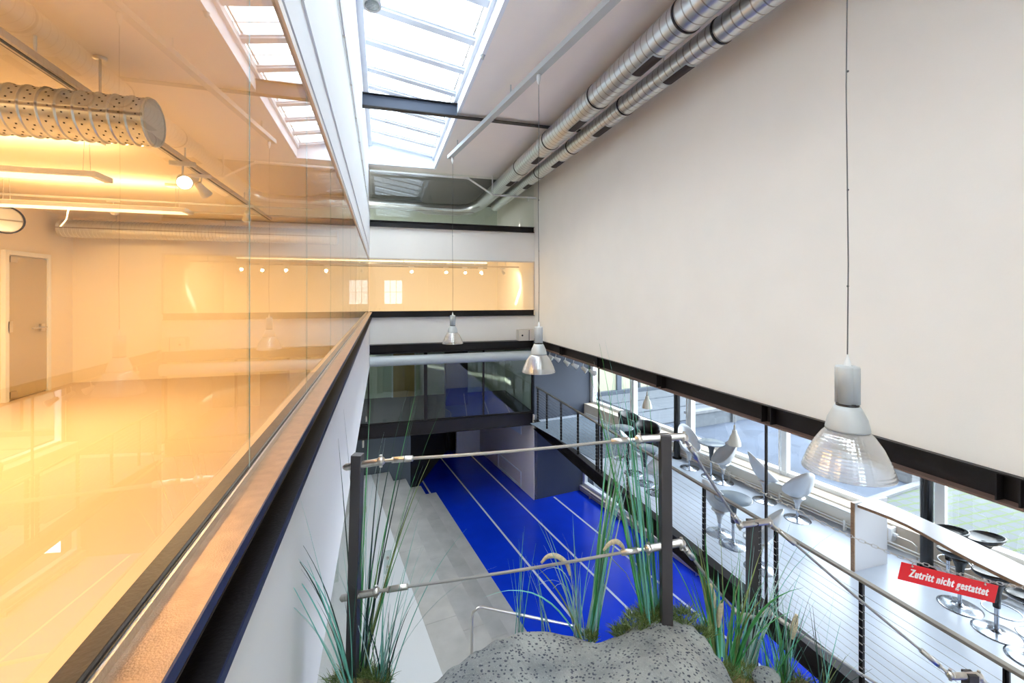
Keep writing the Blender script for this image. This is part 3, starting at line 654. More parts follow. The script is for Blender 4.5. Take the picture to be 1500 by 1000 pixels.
# ================================================================== GALLERY SPOTS (end window)
gt = empty('lighting_track', (2, 15.1, .95), 'lighting track inside the orange lit end gallery', 'lighting track')
part(MB().box(-1.5, 4.7, 15.08, 15.12, .97, 1.01), 'rail', 'cream', gt)
for x in (.7, 1.6, 3.1, 4.2): part(MB().tube([(x, 15.1, 1.0), (x, 15.1, 1.5)], .01, 6), 'hanger', 'lamp_white', gt)
GG = 'spotlights in the lit end gallery'
for k, (x, d, lb) in enumerate(((-.6, (0, 1, -.6), 'gallery spotlight hidden left of the end window edge'), (.95, (.1, -1, -.6), 'leftmost glowing spotlight seen through the orange end window'), (2.1, (0, -1, -.7), 'second glowing spotlight from the left in the orange end window'), (2.75, (0, -1, -.8), 'glowing spotlight beside the far pendant cable in the orange end window'), (3.3, (.1, -1, -.5), 'fourth glowing spotlight in the orange end window'), (4.1, (.6, .6, -.6), 'rightmost spotlight in the orange end window, aimed at the side wall'))):
    spot((x, 15.1, .94), d, lb, True, GG, .9, (1, 0, 0), 32, angle=110, col=(1, .70, .38))
fd = ringed_duct('gallery_duct', -3.2, 3.9, 16.8, 1.18, .16, .12, 'ribbed duct under the ceiling of the orange lit end gallery', 'galv', False)
for x in (-2, 0, 2, 3.5): part(MB().tube([(x, 16.8, 1.33), (x, 16.8, 1.5)], .008, 6), 'hanger', 'steel', fd)
lamp('AREA', 'gallery_glow', (1.5, 16.3, 1.45), 24, (1, .74, .44), gt, 5, .5)
lamp('AREA', 'gallery_glow_up', (1.5, 15.8, -1.3), 58, (1, .72, .42), gt, 5, .5, direction=(0, .6, 1))

# ================================================================== CEILING DUCTS
def spiral_duct(x, z, r, rings, vents, label, y1=16.2):
    e = empty('spiral_duct', (x, 0, z), label, 'duct', 'spiral ducts along the right wall')
    body = MB().lathe([(r, -4), (r, y1)], (0, 0, 0), 40); o = body.build('tube', 'galv', e); o.rotation_euler = (R(-90), 0, 0)
    for y in rings:
        q = MB().lathe([(r, -.02), (r+.008, -.018), (r+.008, .018), (r, .02)], (0, 0, 0), 40); q = q.build('joint_ring', 'black', e); q.rotation_euler = (R(-90), 0, 0); q.location = (0, y, 0)
    for y in vents:
        a0 = R(-92)           # grille on the underside
        g, f_ = MB(), MB()
        n = 6; w = .075/r
        for sgn, mbx, ww, ll, h in ((0, f_, w*1.25, .30, .004), (1, g, w, .265, .009)):
            vs = []
            for i in range(n+1):
                an = a0 - ww + 2*ww*i/n
                for yy in (y-ll, y+ll): vs.append((math.cos(an)*(r+h), yy, math.sin(an)*(r+h)))
            for i in range(n+1):
                an = a0 - ww + 2*ww*i/n
                for yy in (y-ll, y+ll): vs.append((math.cos(an)*(r-.005), yy, math.sin(an)*(r-.005)))
            fs = [(2*i, 2*i+1, 2*i+3, 2*i+2) for i in range(n)]
            k = 2*(n+1); fs += [(k+2*i+2, k+2*i+3, k+2*i+1, k+2*i) for i in range(n)]
            fs += [(0, 1, k+1, k), (2*n, k+2*n, k+2*n+1, 2*n+1)]
            fs += [(2*i, 2*i+2, k+2*i+2, k+2*i) for i in range(n)] + [(2*i+1, k+2*i+1, k+2*i+3, 2*i+3) for i in range(n)]
            mbx.add(vs, fs)
        f_.build('grille_frame', 'lamp_grey', e); g.build('air_grille', 'darkgrille', e, label='dark rectangular air grille')
    for y in (1.2, 3.5, 5.8, 8.1, 10.4, 12.8):
        MB().tube([(0, y, r-.01), (0, y, 3.75-z)], .006, 6).build('hanger', 'steel', e)
    return e
spiral_duct(3.58, 3.42, .215, (0, 2.3, 4.6, 6.9, 9.14, 11.3), (1.0, 3.25, 5.45, 7.75, 10.0, 12.3), 'thicker spiral duct, the left one of the pair under the ceiling')
spiral_duct(4.10, 3.32, .165, (0, 2.3, 4.6, 6.9, 9.14, 11.3), (1.0, 3.25, 5.45, 7.75, 10.0, 12.3), 'thinner spiral duct hugging the right wall below the ceiling')
e = empty('cross_duct', (2, 16.3, 3.1), 'spiral duct crossing behind the topmost end window with an elbow', 'duct')
part(MB().tube([(3.58, 15.9, 3.42), (3.5, 16.3, 3.36), (3.2, 16.6, 3.26), (2.8, 16.7, 3.2), (1.6, 16.7, 3.2), (1.2, 16.7, 3.3), (.6, 16.7, 3.3), (-3, 16.7, 3.3)], .2, 24), 'tube', 'galv', e)
# white truss pipe at the end window
e = empty('sprinkler_pipe', at(541, 255, 13.2), 'white pipe stepping down across the topmost end window', 'pipe')
pp = [Vector((-.33, 13.5, 3.60)), Vector((2.55, 13.5, 3.60)), Vector((3.33, 13.5, 3.14)), Vector((4.78, 13.5, 3.12))]
part(MB().tube(pp[:2], .035, 10).tube(pp[1:3], .028, 10).tube(pp[2:], .028, 10).ball(pp[1], .045).ball(pp[2], .04), 'pipe', 'lamp_white', e)
part(MB().tube([(3.33, 13.5, 3.14), (3.33, 13.5, 3.75)], .02, 8).tube([(4.5, 13.5, 3.12), (4.5, 13.5, 3.0)], .02, 8), 'drop', 'lamp_white', e)
# white duct at the end under ledge
e = empty('white_duct', (2, 13.45, -1.92), 'long pale round duct under the end wall ledge', 'duct')
part(MB().tube([(-.33, 13.42, -1.92), (4.7, 13.42, -1.92)], .15, 28), 'tube', 'lamp_grey', e)
rg = MB()
for k in range(26): rg.lathe([(.15, -.004), (.153, 0), (.15, .004)], (-.2+k*.19, 13.42, -1.92), 28, Matrix.Rotation(R(90), 4, 'Y'))
part(rg, 'seam', 'lamp_grey', e)
# electrical box
q0, q1 = at(758, 488, 14.1), at(780, 503, 14.3)
e = empty('electrical_box', (q0.x, 13.4, -1.5), 'small cream electrical box on the ledge in the far right corner', 'box')
part(MB().box(q0.x+.02, 4.68, 13.40, 13.68, -1.45, -1.10), 'body', 'cream', e, .01)
part(MB().box(4.50, 4.515, 13.39, 13.40, -1.44, -1.11), 'seam', 'black', e)
part(MB().lathe([(.001, -.004), (.03, -.004), (.03, 0)], (q0.x+.14, 13.40, -1.28), 14, Matrix.Rotation(R(-90), 4, 'X')), 'knob', 'black', e)

# ================================================================== TRACK BEAM AND PENDANTS
tb = empty('track_beam', ln(3.3, 5, 3.5), 'grey suspended metal channel carrying the three pendants', 'channel')
part(MB().lbox(3.24, 3.36, -3, 10.95, 3.47, 3.485).lbox(3.24, 3.255, -3, 10.95, 3.485, 3.56).lbox(3.345, 3.36, -3, 10.95, 3.485, 3.56).lbox(3.27, 3.33, -3, 10.95, 3.485, 3.58), 'channel', 'lamp_grey', tb)
for y in (0, 3, 7.2, 10.3): part(MB().tube([ln(3.3, y, 3.5), ln(3.3, y, 3.75)], .012, 8), 'hanger', 'lamp_grey', tb)
def pendant():
    e = empty('pendant_lamp', (0, 0, 0), 'x', 'pendant lamp', 'industrial pendant lamps with ribbed clear shades')
    # z=0 is the shade rim
    MB().lathe([(.255, 0), (.262, .004), (.262, .012), (.235, .09), (.195, .18), (.15, .25), (.118, .285), (.112, .285), (.145, .245), (.19, .175), (.228, .09), (.252, .012), (.255, 0)], n=56).build('lamp_shade', 'shade', e)
    MB().lathe([(.122, .285), (.126, .285), (.126, .295), (.112, .36), (.085, .42), (.07, .445), (.001, .445)], n=40).build('reflector_cap', 'lamp_grey', e)
    k = MB().lathe([(.066, .445), (.066, .465), (.001, .465)], n=24); k.build('vent_collar', 'blackplastic', e)
    h = MB()
    for a in range(4):
        x, y = .026*math.cos(a*math.pi/2+.4), .026*math.sin(a*math.pi/2+.4)
        h.lathe([(.001, .462), (.046, .462), (.046, .70), (.040, .712), (.001, .716)], (x, y, 0), 24)
    h.build('ballast_housing', 'lamp_grey', e)
    MB().lathe([(.022, .714), (.018, .74), (.008, .775), (.004, .79)], n=16).build('cord_grip', 'lamp_white', e)
    return e
P0 = pendant()
PEND = [(3.31, 1.77, -1.19, 'nearest and largest pendant lamp, hanging before the blank right wall'), (3.3, 6.15, -1.21, 'middle pendant lamp hanging in front of the far right corner'), (3.32, 10.75, -1.22, 'furthest small pendant lamp hanging before the end wall')]
for i, (x, y, z, lb) in enumerate(PEND):
    o = P0 if i == 0 else dup(P0, (0, 0, 0), 0, lb)
    o['label'] = lb; o.location = ln(x, y, z)
    cpts = [Vector((0, 0, .78)), Vector((.008, 0, 1.4)), Vector((-.006, .004, 2.6)), Vector((.004, 0, 3.6)), Vector((0, 0, 3.48-z))]
    MB().tube(cpts, .0042, 6).build('power_cable', 'cable', o)
    MB().lathe([(.001, 3.46-z), (.03, 3.46-z), (.035, 3.42-z), (.018, 3.34-z), (.006, 3.32-z)], n=16).build('ceiling_cup', 'lamp_white', o)
    k = MB()
    for zz in (1.25, 1.9, 2.7): k.ball((.004, 0, zz), .0075, 8)
    k.build('cable_clip', 'cable', o)
# small cream pendants over the mezzanine
def small_pendant(loc, label, first=[None]):
    e = empty('small_pendant', loc, label, 'pendant lamp', 'small cream pendants over the mezzanine')
    L = Vector(loc)
    part(MB().lathe([(.12, -.16), (.115, -.10), (.085, 0), (.05, .07), (.045, .075), (.045, .12), (.03, .14), (.001, .14)], L, 28), 'lamp_shade', 'radiator', e)
    part(MB().tube([L+Vector((0, 0, .14)), L+Vector((0, 0, .24))], .02, 10), 'socket', 'steel', e)
    part(MB().tube([L+Vector((0, 0, .24)), Vector((L.x, L.y, -1.6))], .005, 6), 'power_cable', 'cable', e)
small_pendant(at(948, 588, 10.9), 'small cream pendant above the dark tub chairs')
small_pendant(at(1076, 640, 8.7), 'small cream pendant above the round grey table by the window')
lp = at(1064, 612, 8.6)
tag(MB().tube([lp+Vector((.09*math.cos(a/10*math.pi-math.pi), 0, .11*math.sin(a/10*math.pi-math.pi))) + Vector((0, 0, .28)) for a in range(11)], .006, 6).build('loose_cable', 'cable'), 'short loop of black cable hanging under the steel beam', 'cable')

# hall spotlight top left
hs = empty('wall_spotlight', (-.30, 3.9, 2.75), 'white cylindrical spotlight at the left edge of the skylight', 'spotlight')
hp_ = at(545, 6, 4.0)
T = dirT((0, 0, 0), (-.05, .25, 1))
part(MB().lathe([(.001, .22), (.07, .22), (.075, .20), (.078, -.02), (.066, -.02), (.062, 0), (.001, .01)], hp_, 30, T), 'lamp_head', 'lamp_white', hs)
part(MB().lathe([(.001, .0), (.06, -.008), (.062, -.012)], hp_, 24, T), 'lens', 'bulboff', hs)
part(MB().tube([(-.36, 3.95, 2.78), hp_+Vector((-.12, 0, .16)), hp_+Vector((-.06, 0, .14))], .018, 8), 'arm', 'lamp_white', hs)
part(MB().box(-.36, -.31, 3.55, 3.63, 2.45, 2.54), 'plug', 'blackplastic', hs)
part(MB().tube([(-.30, 3.6, 2.48), (-.25, 3.62, 2.48), (-.21, 3.7, 2.55), (-.2, 3.8, 2.68), (-.22, 3.9, 2.75)], .006, 6), 'power_cord', 'blackplastic', hs)
sd = empty('ceiling_sensor', at(707, 88, 6.95), 'tiny ceiling sensor beside the skylight', 'sensor')
part(MB().lathe([(.001, -.06), (.02, -.06), (.03, -.02), (.045, 0)], Vector((sd.location.x, sd.location.y, 3.75)), 16), 'body', 'lamp_grey', sd)

# spotlights at far end of mezzanine
mt = empty('lighting_track', (5.3, 12, -1.72), 'lighting track above the far end of the mezzanine', 'lighting track')
part(MB().box(5.27, 5.33, 9.5, 13.6, -1.74, -1.60), 'rail', 'lamp_white', mt)
GM = 'six white spotlights above the far end of the mezzanine'
for k, px in enumerate((806, 815, 829, 841, 855, 867)):
    d = 3591/(px-559); Y = (d-1.5)/.9594
    spot((5.3, Y, -1.76), ((.8, -.2, -.5) if k % 2 else (.6, -.5, -.6)), ('furthest', 'second furthest', 'third furthest', 'third nearest', 'second nearest', 'nearest')[k] + ' of the six white spotlights above the far mezzanine', False, GM, 1.15, (0, 1, 0), htop=.22)

# ================================================================== MEZZANINE RAILING
mr = empty('mezzanine_railing', (4.78, 5, MEZZ), 'black mezzanine railing with flat taupe handrail and thin horizontal wires', 'railing')
part(MB().box(4.74, 4.80, -1, 13.45, -2.965, -2.935), 'handrail', 'railtop', mr, .004)
PY = [-.05, 1.15, 2.27, 3.38, 4.42, 4.68, 5.72, 6.8, 7.93, 9.05, 9.28, 10.3, 11.4, 12.5, 13.3]
for y in PY:
    h = MB().box(4.745, 4.795, y-.006, y+.006, MEZZ, -2.97).box(4.745, 4.752, y-.02, y+.02, MEZZ, -2.97); h.m = 1
    for k in range(11): h.box(4.738, 4.746, y-.02, y+.02, MEZZ+.10+k*.083, MEZZ+.108+k*.083)
    part(h, 'post', ['black', 'steel'], mr)
for k in range(11): part(MB().tube([(4.775, -1, MEZZ+.104+k*.083), (4.775, 13.4, MEZZ+.104+k*.083)], .0022, 5), 'wire', 'rope', mr)

# columns
for (y, lb) in ((8.25, 'black steel column by the street windows, behind the tall railing post'), (3.38, 'round black column standing behind the white counter')):
    c = empty('column', ln(8.3, y, MEZZ), lb, 'column'); c['kind'] = 'structure'
    part(MB().tube([ln(8.3, y, MEZZ), ln(8.3, y, -1.6)], .075, 24), 'shaft', 'blackplastic', c)
    part(MB().tube([ln(8.3, y, MEZZ), ln(8.3, y, MEZZ+.02)], .11, 24), 'base_plate', 'blackplastic', c)
# radiator + pipes
ra = empty('radiator', ln(8.45, 5, MEZZ), 'long low cream convector radiator below the street windows', 'radiator')
part(MB().lbox(8.40, 8.53, 3.9, 9.6, -3.90, -3.72), 'body', 'radiator', ra, .008)
fn = MB()
for k in range(5): fn.lbox(8.405+k*.025, 8.415+k*.025, 3.9, 9.6, -3.72, -3.705)
part(fn, 'grille', 'alu', ra)
part(MB().lbox(8.39, 8.54, 3.86, 3.9, -3.91, -3.70).tube([ln(8.46, 3.86, -3.80), ln(8.46, 3.80, -3.80)], .03, 14), 'valve', 'alu', ra)
part(MB().tube([ln(8.44, 3.82, -3.80), ln(8.44, 3.62, -3.80), ln(8.44, 3.56, -3.84), ln(8.44, 3.55, MEZZ)], .012, 8), 'feed_pipe', 'steel', ra)
pi = empty('heating_pipe', ln(8.3, 5, MEZZ), 'twin heating pipes on brackets in front of the radiator', 'pipe')
for zz in (-3.95, -3.90): part(MB().tube([ln(8.36, -3, zz), ln(8.36, 12.3, zz)], .012, 8), 'pipe', 'lamp_white', pi)
for k in range(13): part(MB().lbox(8.34, 8.40, -2.4+k*1.15, -2.37+k*1.15, MEZZ, -3.86), 'bracket', 'lamp_white', pi)

# ================================================================== STOOLS AND TABLES
def shell(a, b, front, back, n=32, k=10, tilt=0):
    """scooped seat: low lip in front (-y), high back (+y); a, b half width and half depth of the rim"""
    vs = []
    for i in range(k+1):
        t = i/k
        for j in range(n):
            ph = 2*math.pi*j/n; s_ = (1 + math.sin(ph))/2
            rim = front + (back-front)*s_**1.3
            rr = math.sin(t*math.pi/2)**.9
            x = a*rr*math.cos(ph)*(1 - .12*s_*t); y = b*rr*math.sin(ph)*(1 + .14*s_*t)
            z = rim*(t**1.95)
            vs.append((x, y, z))
    fs = [(i*n+j, i*n+(j+1) % n, (i+1)*n+(j+1) % n, (i+1)*n+j) for i in range(k) for j in range(n)]
    return MB().add(vs, fs, True)
BASE = [(.001, .03), (.03, .045), (.035, .03), (.10, .022), (.19, .008), (.215, .002), (.215, 0), (.001, 0)]
def stool(label):
    e = empty('swivel_stool', (0, 0, 0), label, 'stool', 'silver scoop shaped swivel stools on the mezzanine')
    s = shell(.265, .225, .05, .56)
    for p in s.v: p.z += .39; p.y += .04*max(0, (p.z-.45)/.4)
    o = s.build('seat', 'silver', e); so = o.modifiers.new('thickness', 'SOLIDIFY'); so.thickness = .014; so.offset = -1
    MB().lathe([(.001, .392), (.13, .398), (.085, .36), (.05, .30), (.035, .22), (.030, .18), (.001, .18)], n=24).build('stem', 'silver', e)
    MB().lathe([(.024, .02), (.024, .19)], n=16).build('pole', 'chrome', e)
    MB().lathe(BASE, n=36).build('base', 'chrome', e)
    return e
def table(label):
    e = empty('bar_table', (0, 0, 0), label, 'table', 'small round grey pedestal tables on the mezzanine')
    MB().lathe([(.001, .745), (.27, .745), (.285, .752), (.285, .76), (.27, .768), (.001, .768)], n=40).build('tabletop', 'tabletop', e)
    MB().lathe([(.13, .745), (.085, .70), (.055, .60), (.042, .48), (.035, .36), (.001, .36)], n=24).build('stem', 'stemgrey', e)
    MB().lathe([(.024, .02), (.024, .37)], n=16).build('pole', 'chrome', e)
    MB().lathe(BASE, n=36).build('base', 'chrome', e)
    return e
def barstool(label):
    e = empty('bar_stool', (0, 0, 0), label, 'stool', 'glossy black bowl seated bar stools at the white counter')
    s = shell(.24, .19, .06, .13)
    for p in s.v: p.z += .63
    o = s.build('seat', 'blackplastic', e); so = o.modifiers.new('thickness', 'SOLIDIFY'); so.thickness = .014; so.offset = -1
    MB().lathe([(.001, .625), (.11, .64), (.07, .58), (.045, .50), (.036, .40), (.034, .30), (.001, .30)], n=24).build('stem', 'blackplastic', e)
    MB().lathe([(.022, .02), (.022, .31)], n=16).build('pole', 'chrome', e)
    r = MB().tube([(.17*math.cos(a*R(15)), .06+.17*math.sin(a*R(15)), .30) for a in range(25)], .008, 6, False); r.build('foot_ring', 'chrome', e)
    MB().lathe([(p[0]*1.04, p[1]) for p in BASE], n=36).build('base', 'chrome', e)
    return e
def floor_at(px, py):
    d = 650*4.03/(py-432); v = at(px, py, d); v.z = MEZZ+.001; return v
ST = [((1010, 685), -5, 'silver stool with its seat turned to the viewer, left of the window side table'),
      ((1059, 706), -106, 'silver stool tilted in profile just right of the window side table'),
      ((1120, 733), 70, 'silver stool facing right in front of the thin tie bar'),
      ((1168, 760), 165, 'lone silver stool seen from behind, nearest to the white counter'),
      ((1054, 781), 95, 'silver stool behind the railing, left of the near grey table'),
      ((1113, 832), 215, 'silver stool behind the railing, right of the near grey table'),
      ((928, 693), 60, 'silver stool beside the reeds in front of the black tub chairs'),
      ((962, 722), 250, 'silver stool partly behind the tallest railing post of the rock')]
proto = None
for (p, rz, lb) in ST:
    if proto is None: proto = stool(lb); o = proto
    else: o = dup(proto, (0, 0, 0), 0, lb)
    o.location = floor_at(*p); o.rotation_euler = (0, 0, R(rz))
proto = None
for p, lb in (((1042, 698), 'grey pedestal table by the window between two silver stools'), ((1074, 798), 'grey pedestal table right behind the railing, nearest to the viewer'), ((945, 708), 'grey pedestal table among the reeds, in front of the black tub chairs'), ((911, 671), 'furthest grey pedestal table, left of the black tub chairs')):
    if proto is None: proto = table(lb); o = proto
    else: o = dup(proto, (0, 0, 0), 0, lb)
    o.location = floor_at(*p)
proto = None
BS = [((1406, 888), 150, 'black bar stool tucked under the counter behind the left half of the red sign'),
      ((1460, 926), 160, 'black bar stool under the counter behind the right end of the red sign'),
      ((1441, 862), 200, 'black bar stool beyond the counter with its whole seat bowl visible'),
      ((1389, 851), 200, 'black bar stool beyond the counter, mostly hidden, next to the round column'),
      ((1513, 967), 160, 'black bar stool at the right edge of the picture, only its base rim showing')]
for p, rz, lb in BS:
    if proto is None: proto = barstool(lb); o = proto
    else: o = dup(proto, (0, 0, 0), 0, lb)
    o.location = floor_at(*p); o.rotation_euler = (0, 0, R(rz))
# tub chairs
def tub(label):
    e = empty('tub_chair', (0, 0, 0), label, 'armchair', 'black leather tub chairs at the far mezzanine')
    n = 22; vs = []; pr = [(.26, .10), (.30, .30), (.31, .55), (.33, .72), (.31, .76), (.26, .74), (.23, .55), (.22, .40)]
    for i in range(n+1):
        an = R(-40) + R(260)*i/n
        for r, z in pr:
            zz = z if z < .5 else .5 + (z-.5)*(.45 + .55*math.sin(math.pi*i/n))
            vs.append((r*math.cos(an), r*math.sin(an), zz))
    k = len(pr); fs = [(i*k+j, (i+1)*k+j, (i+1)*k+(j+1) % k, i*k+(j+1) % k) for i in range(n) for j in range(k)]
    fs += [tuple(range(k)), tuple(n*k+j for j in range(k-1, -1, -1))]
    MB().add(vs, fs, True).build('backrest', 'leather', e)
    MB().lathe([(.001, .12), (.25, .12), (.26, .30), (.25, .42), (.20, .45), (.001, .45)], n=24).build('seat', 'leather', e)
    MB().lathe([(.025, 0), (.025, .12)], n=12).build('pole', 'chrome', e); MB().lathe([(.001, .02), (.2, .012), (.21, 0), (.001, 0)], n=24).build('base', 'chrome', e)
    return e
t1 = tub('further black leather tub chair beside the furthest table'); t1.location = floor_at(923, 644); t1.rotation_euler = (0, 0, R(40))
dup(t1, floor_at(948, 663), R(-20), 'nearer black leather tub chair behind the reeds')
# white counter
ct = empty('bar_counter', (6.63, 4.8, MEZZ), 'white bar counter with wavy wood edged top and slab end panel', 'counter')
top = []; N = 18
ya, yb = 4.85, .2
def wt(x, y):
    d = 650*2.997/(y-432); p = at(x, y, d); return (p.x, p.y)
def resample(P, n):
    L = [0]
    for a_, b_ in zip(P, P[1:]): L.append(L[-1]+math.hypot(b_[0]-a_[0], b_[1]-a_[1]))
    out = []
    for i in range(n+1):
        q = L[-1]*i/n; k = 0
        while k < len(L)-2 and L[k+1] < q: k += 1
        t = (q-L[k])/(L[k+1]-L[k]); out.append((P[k][0]+(P[k+1][0]-P[k][0])*t, P[k][1]+(P[k+1][1]-P[k][1])*t))
    return out
fr_m = [wt(1256, 739), wt(1280, 747.5), wt(1325, 764), wt(1355, 782), wt(1400, 808), wt(1440, 829), wt(1500, 858)]
bk_m = [wt(1279, 728.5), wt(1300, 737), wt(1353, 759.5), wt(1410, 785), wt(1460, 809), wt(1500, 830)]
fr_m.append((fr_m[-1][0]-.05, fr_m[-1][1]-1.8)); bk_m.append((bk_m[-1][0]-.05, bk_m[-1][1]-1.8))
def smooth(P):
    for _ in range(2): P = [P[0]] + [((P[i-1][0]+2*P[i][0]+P[i+1][0])/4, (P[i-1][1]+2*P[i][1]+P[i+1][1])/4) for i in range(1, len(P)-1)] + [P[-1]]
    return P
front_pts = smooth(resample(fr_m, N)); back_pts = smooth(resample(bk_m, N))
print('COUNTER', front_pts[0], back_pts[0], front_pts[-1], back_pts[-1])
def strip(z0, z1, grow=0):
    m = MB(); vs = []
    for (fx, fy), (bx, by) in zip(front_pts, back_pts):
        vs += [(fx-grow, fy, z0), (bx+grow, by, z0), (fx-grow, fy, z1), (bx+grow, by, z1)]
    fs = [(0, 1, 3, 2), (4*N, 4*N+2, 4*N+3, 4*N+1)]
    for i in range(N):
        a = 4*i; b_ = a+4
        fs += [(a+2, a+3, b_+3, b_+2), (a, b_, b_+1, a+1), (a, a+2, b_+2, b_), (a+1, b_+1, b_+3, a+3)]
    # orient upward
    m.add(vs, [tuple(reversed(q)) for q in fs]); return m
part(strip(-3.035, -3.0), 'worktop_core', 'plyedge', ct, label='brown wood edge')
part(strip(-3.0, -2.994, -.002), 'worktop', 'white', ct, label='white laminate surface')
part(MB().box(6.62, 7.28, 4.80, 4.84, MEZZ, -3.035), 'end_panel', 'white', ct)
part(MB().box(6.60, 6.62, 4.795, 4.845, MEZZ, -3.035), 'panel_edge', 'plyedge', ct)
part(MB().box(6.5, 6.9, .3, .34, MEZZ, -3.035), 'end_panel', 'white', ct)

# ================================================================== FOREGROUND ROCK, RAILING, PLANTS
def interp(tab, x):
    if x <= tab[0][0]: return tab[0][1]
    for (a, ya_), (b_, yb_) in zip(tab, tab[1:]):
        if x <= b_: 
            t = (x-a)/(b_-a); t = t*t*(3-2*t); return ya_ + (yb_-ya_)*t
    return tab[-1][1]
from mathutils import noise
def boulder(name, sil, zc, near, label, mtl, rough=.02, slope=.22, px_step=8, kind=None, extra=0):
    """rock body: top surface between a near edge and the ridge line, flanks going down to the hall floor"""
    xs = []; x = sil[0][0]
    while x <= sil[-1][0]: xs.append(x); x += px_step
    vs = []; rows = 26
    for x in xs:
        S_ = (interp(sil, x)-432)/650
        ze = zc + .03*math.sin(x*.021)
        De = -ze/S_
        col = []
        for i in range(rows+1):
            t = i/rows; d = near + (De-near)*t
            z = ze + slope*(1-t)*(De-near)*.35 - .05*max(0, t-.75)**1.5*8*.25
            p = at(x, 432, d); p.z = z
            nn = noise.noise(Vector((p.x*2.3, p.y*2.3, 1)))*rough*1.6 + noise.noise(Vector((p.x*9, p.y*9, 3)))*rough*.5 + noise.noise(Vector((p.x*30, p.y*30, 5)))*rough*.12
            p.z += nn*(1 - .5*t)
            col.append(p)
        for dd, dz in ((.035, -.03), (.06, -.10), (.075, -.25), (.05, -.6), (-.05, -1.6), (-.1, -5.4-ze)):
            p = at(x, 432, De+dd); p.z = ze+dz; col.append(p)
        vs.append(col)
    k = len(vs[0]); fl_ = [p for c_ in vs for p in c_]
    fs = [(i*k+j, i*k+j+1, (i+1)*k+j+1, (i+1)*k+j) for i in range(len(vs)-1) for j in range(k-1)]
    fs = [tuple(reversed(q)) for q in fs]
    m = MB().add(fl_, fs, True)
    # near and side skirts
    nv = [c_[0] for c_ in vs]; m.add(nv + [Vector((p.x, p.y, -5.4)) for p in nv], [(i, i+1, len(nv)+i+1, len(nv)+i) for i in range(len(nv)-1)])
    for c_ in (vs[0], vs[-1]):
        m.add(c_ + [Vector((p.x, p.y, -5.4)) for p in c_], [(i, i+1, len(c_)+i+1, len(c_)+i) for i in range(len(c_)-1)])
    o = m.build(name, mtl); tag(o, label, 'rock'); return o
rock = boulder('boulder', [(560, 1130), (600, 1045), (635, 1000), (665, 975), (700, 952), (730, 935), (765, 925), (800, 924), (835, 930), (872, 941), (905, 931), (940, 905), (975, 893), (1005, 905), (1030, 930), (1055, 965), (1075, 1000), (1095, 1060), (1115, 1130)], -1.46, .75, 'large grey speckled boulder filling the bottom of the view', 'rock')
soil = boulder('planted_ledge', [(1040, 1010), (1060, 965), (1085, 958), (1110, 975), (1140, 990), (1170, 992), (1210, 1015), (1260, 1060)], -1.95, 1.6, 'mossy planted ledge right of the speckled boulder', 'soil', .05)
lm = boulder('planted_ledge', [(470, 1040), (490, 1002), (515, 992), (545, 992), (565, 1004), (590, 1050)], -1.66, 1.5, 'mossy ledge at the foot of the left railing post', 'soil', .03)
sr = MB().ball((0, 0, 0), .06, 16); so_ = sr.build('small_rock', 'rock'); so_.location = at(1122, 992, 2.15); so_.scale = (1.2, .9, .6); tag(so_, 'small grey stone lying beside the second railing post', 'rock')

# cable railing
cr = empty('cable_railing', at(974, 915, 1.95), 'anthracite post railing on the rock with stainless cables and fittings', 'railing')
pd = {0: (524, 665, 515, 1010, 2.0), 1: (974, 636, 976, 917, 1.95), 2: (1102, 762, 1101, 1030, 2.4), 3: (1421, 985, 1421, 1060, 2.2)}
def vdir(a, b): return (b-a).normalized()
tops = {}
for k, (xt, yt, xb, yb_, d) in pd.items():
    a, b_ = at(xb, yb_, d), at(xt, yt, d); tops[k] = b_
    w = .046 if k != 2 else .048
    p = part(MB().bar(a, b_, w, w, up=(.35, 1, 0)), 'post', 'post', cr, .002)
STUB = {}
def stub(k, y, dl, dr, name='bracket'):
    """through-tube fixed on both sides of post k at picture height y; ends at dl, dr (points)"""
    c = MB(); c.tube([dl, dr], .016, 18)
    part(c, name, 'steel', cr, label='stainless bracket')
def hinge(p):
    part(MB().ball(p, .020, 14).tube([p+Vector((0, 0, -.027)), p+Vector((0, 0, .027))], .007, 8), 'clevis', 'steel', cr)
def rope(a, b_, la=.14, lb=.12, r=.0068, dark=False):
    a, b_ = Vector(a), Vector(b_); v = (b_-a).normalized(); mtl = 'steel'
    hinge(a); hinge(b_)
    for s_, p, L in ((1, a, la), (-1, b_, lb)):
        q = v*s_
        part(MB().tube([p, p+q*L*.45], .0075, 10).tube([p+q*L*.42, p+q*L*.46, p+q*L*.50], .0135, 6).tube([p+q*L*.50, p+q*(L*.52), p+q*(L*1.2), p+q*(L*1.22)], 0, 14, rs=[.009, .0132, .0132, .009]), 'turnbuckle', mtl, cr)
    A, B = a+v*la*1.2, b_-v*lb*1.2
    part(MB().tube([A+(B-A)*t/8 + Vector((0, 0, -.006*math.sin(math.pi*t/8))) for t in range(9)], r, 10), 'cable', 'rope', cr)
stub(0, 683, at(507, 684, 2.0), at(556, 676, 1.99)); part(MB().ball(at(506, 684, 2.0), .013), 'cap_nut', 'steel', cr)
rope(at(558, 675, 1.99), at(936, 643, 1.95), .12, .10)
stub(1, 640, at(936, 643, 1.95), at(1002, 639, 1.95))
stub(0, 872, at(501, 876, 2.0), at(550, 867, 1.99)); part(MB().ball(at(501, 876, 2.0), .012), 'cap_nut', 'steel', cr)
rope(at(551, 866, 1.99), at(950, 803, 1.95), .12, .10)
stub(1, 800, at(950, 803, 1.95), at(998, 794, 1.95))
rope(at(1002, 641, 1.95), at(1084, 769, 2.38), .14, .10)
stub(2, 768, at(1084, 769, 2.38), at(1127, 763, 2.4))
rope(at(998, 796, 1.95), at(1084, 904, 2.38), .12, .10)
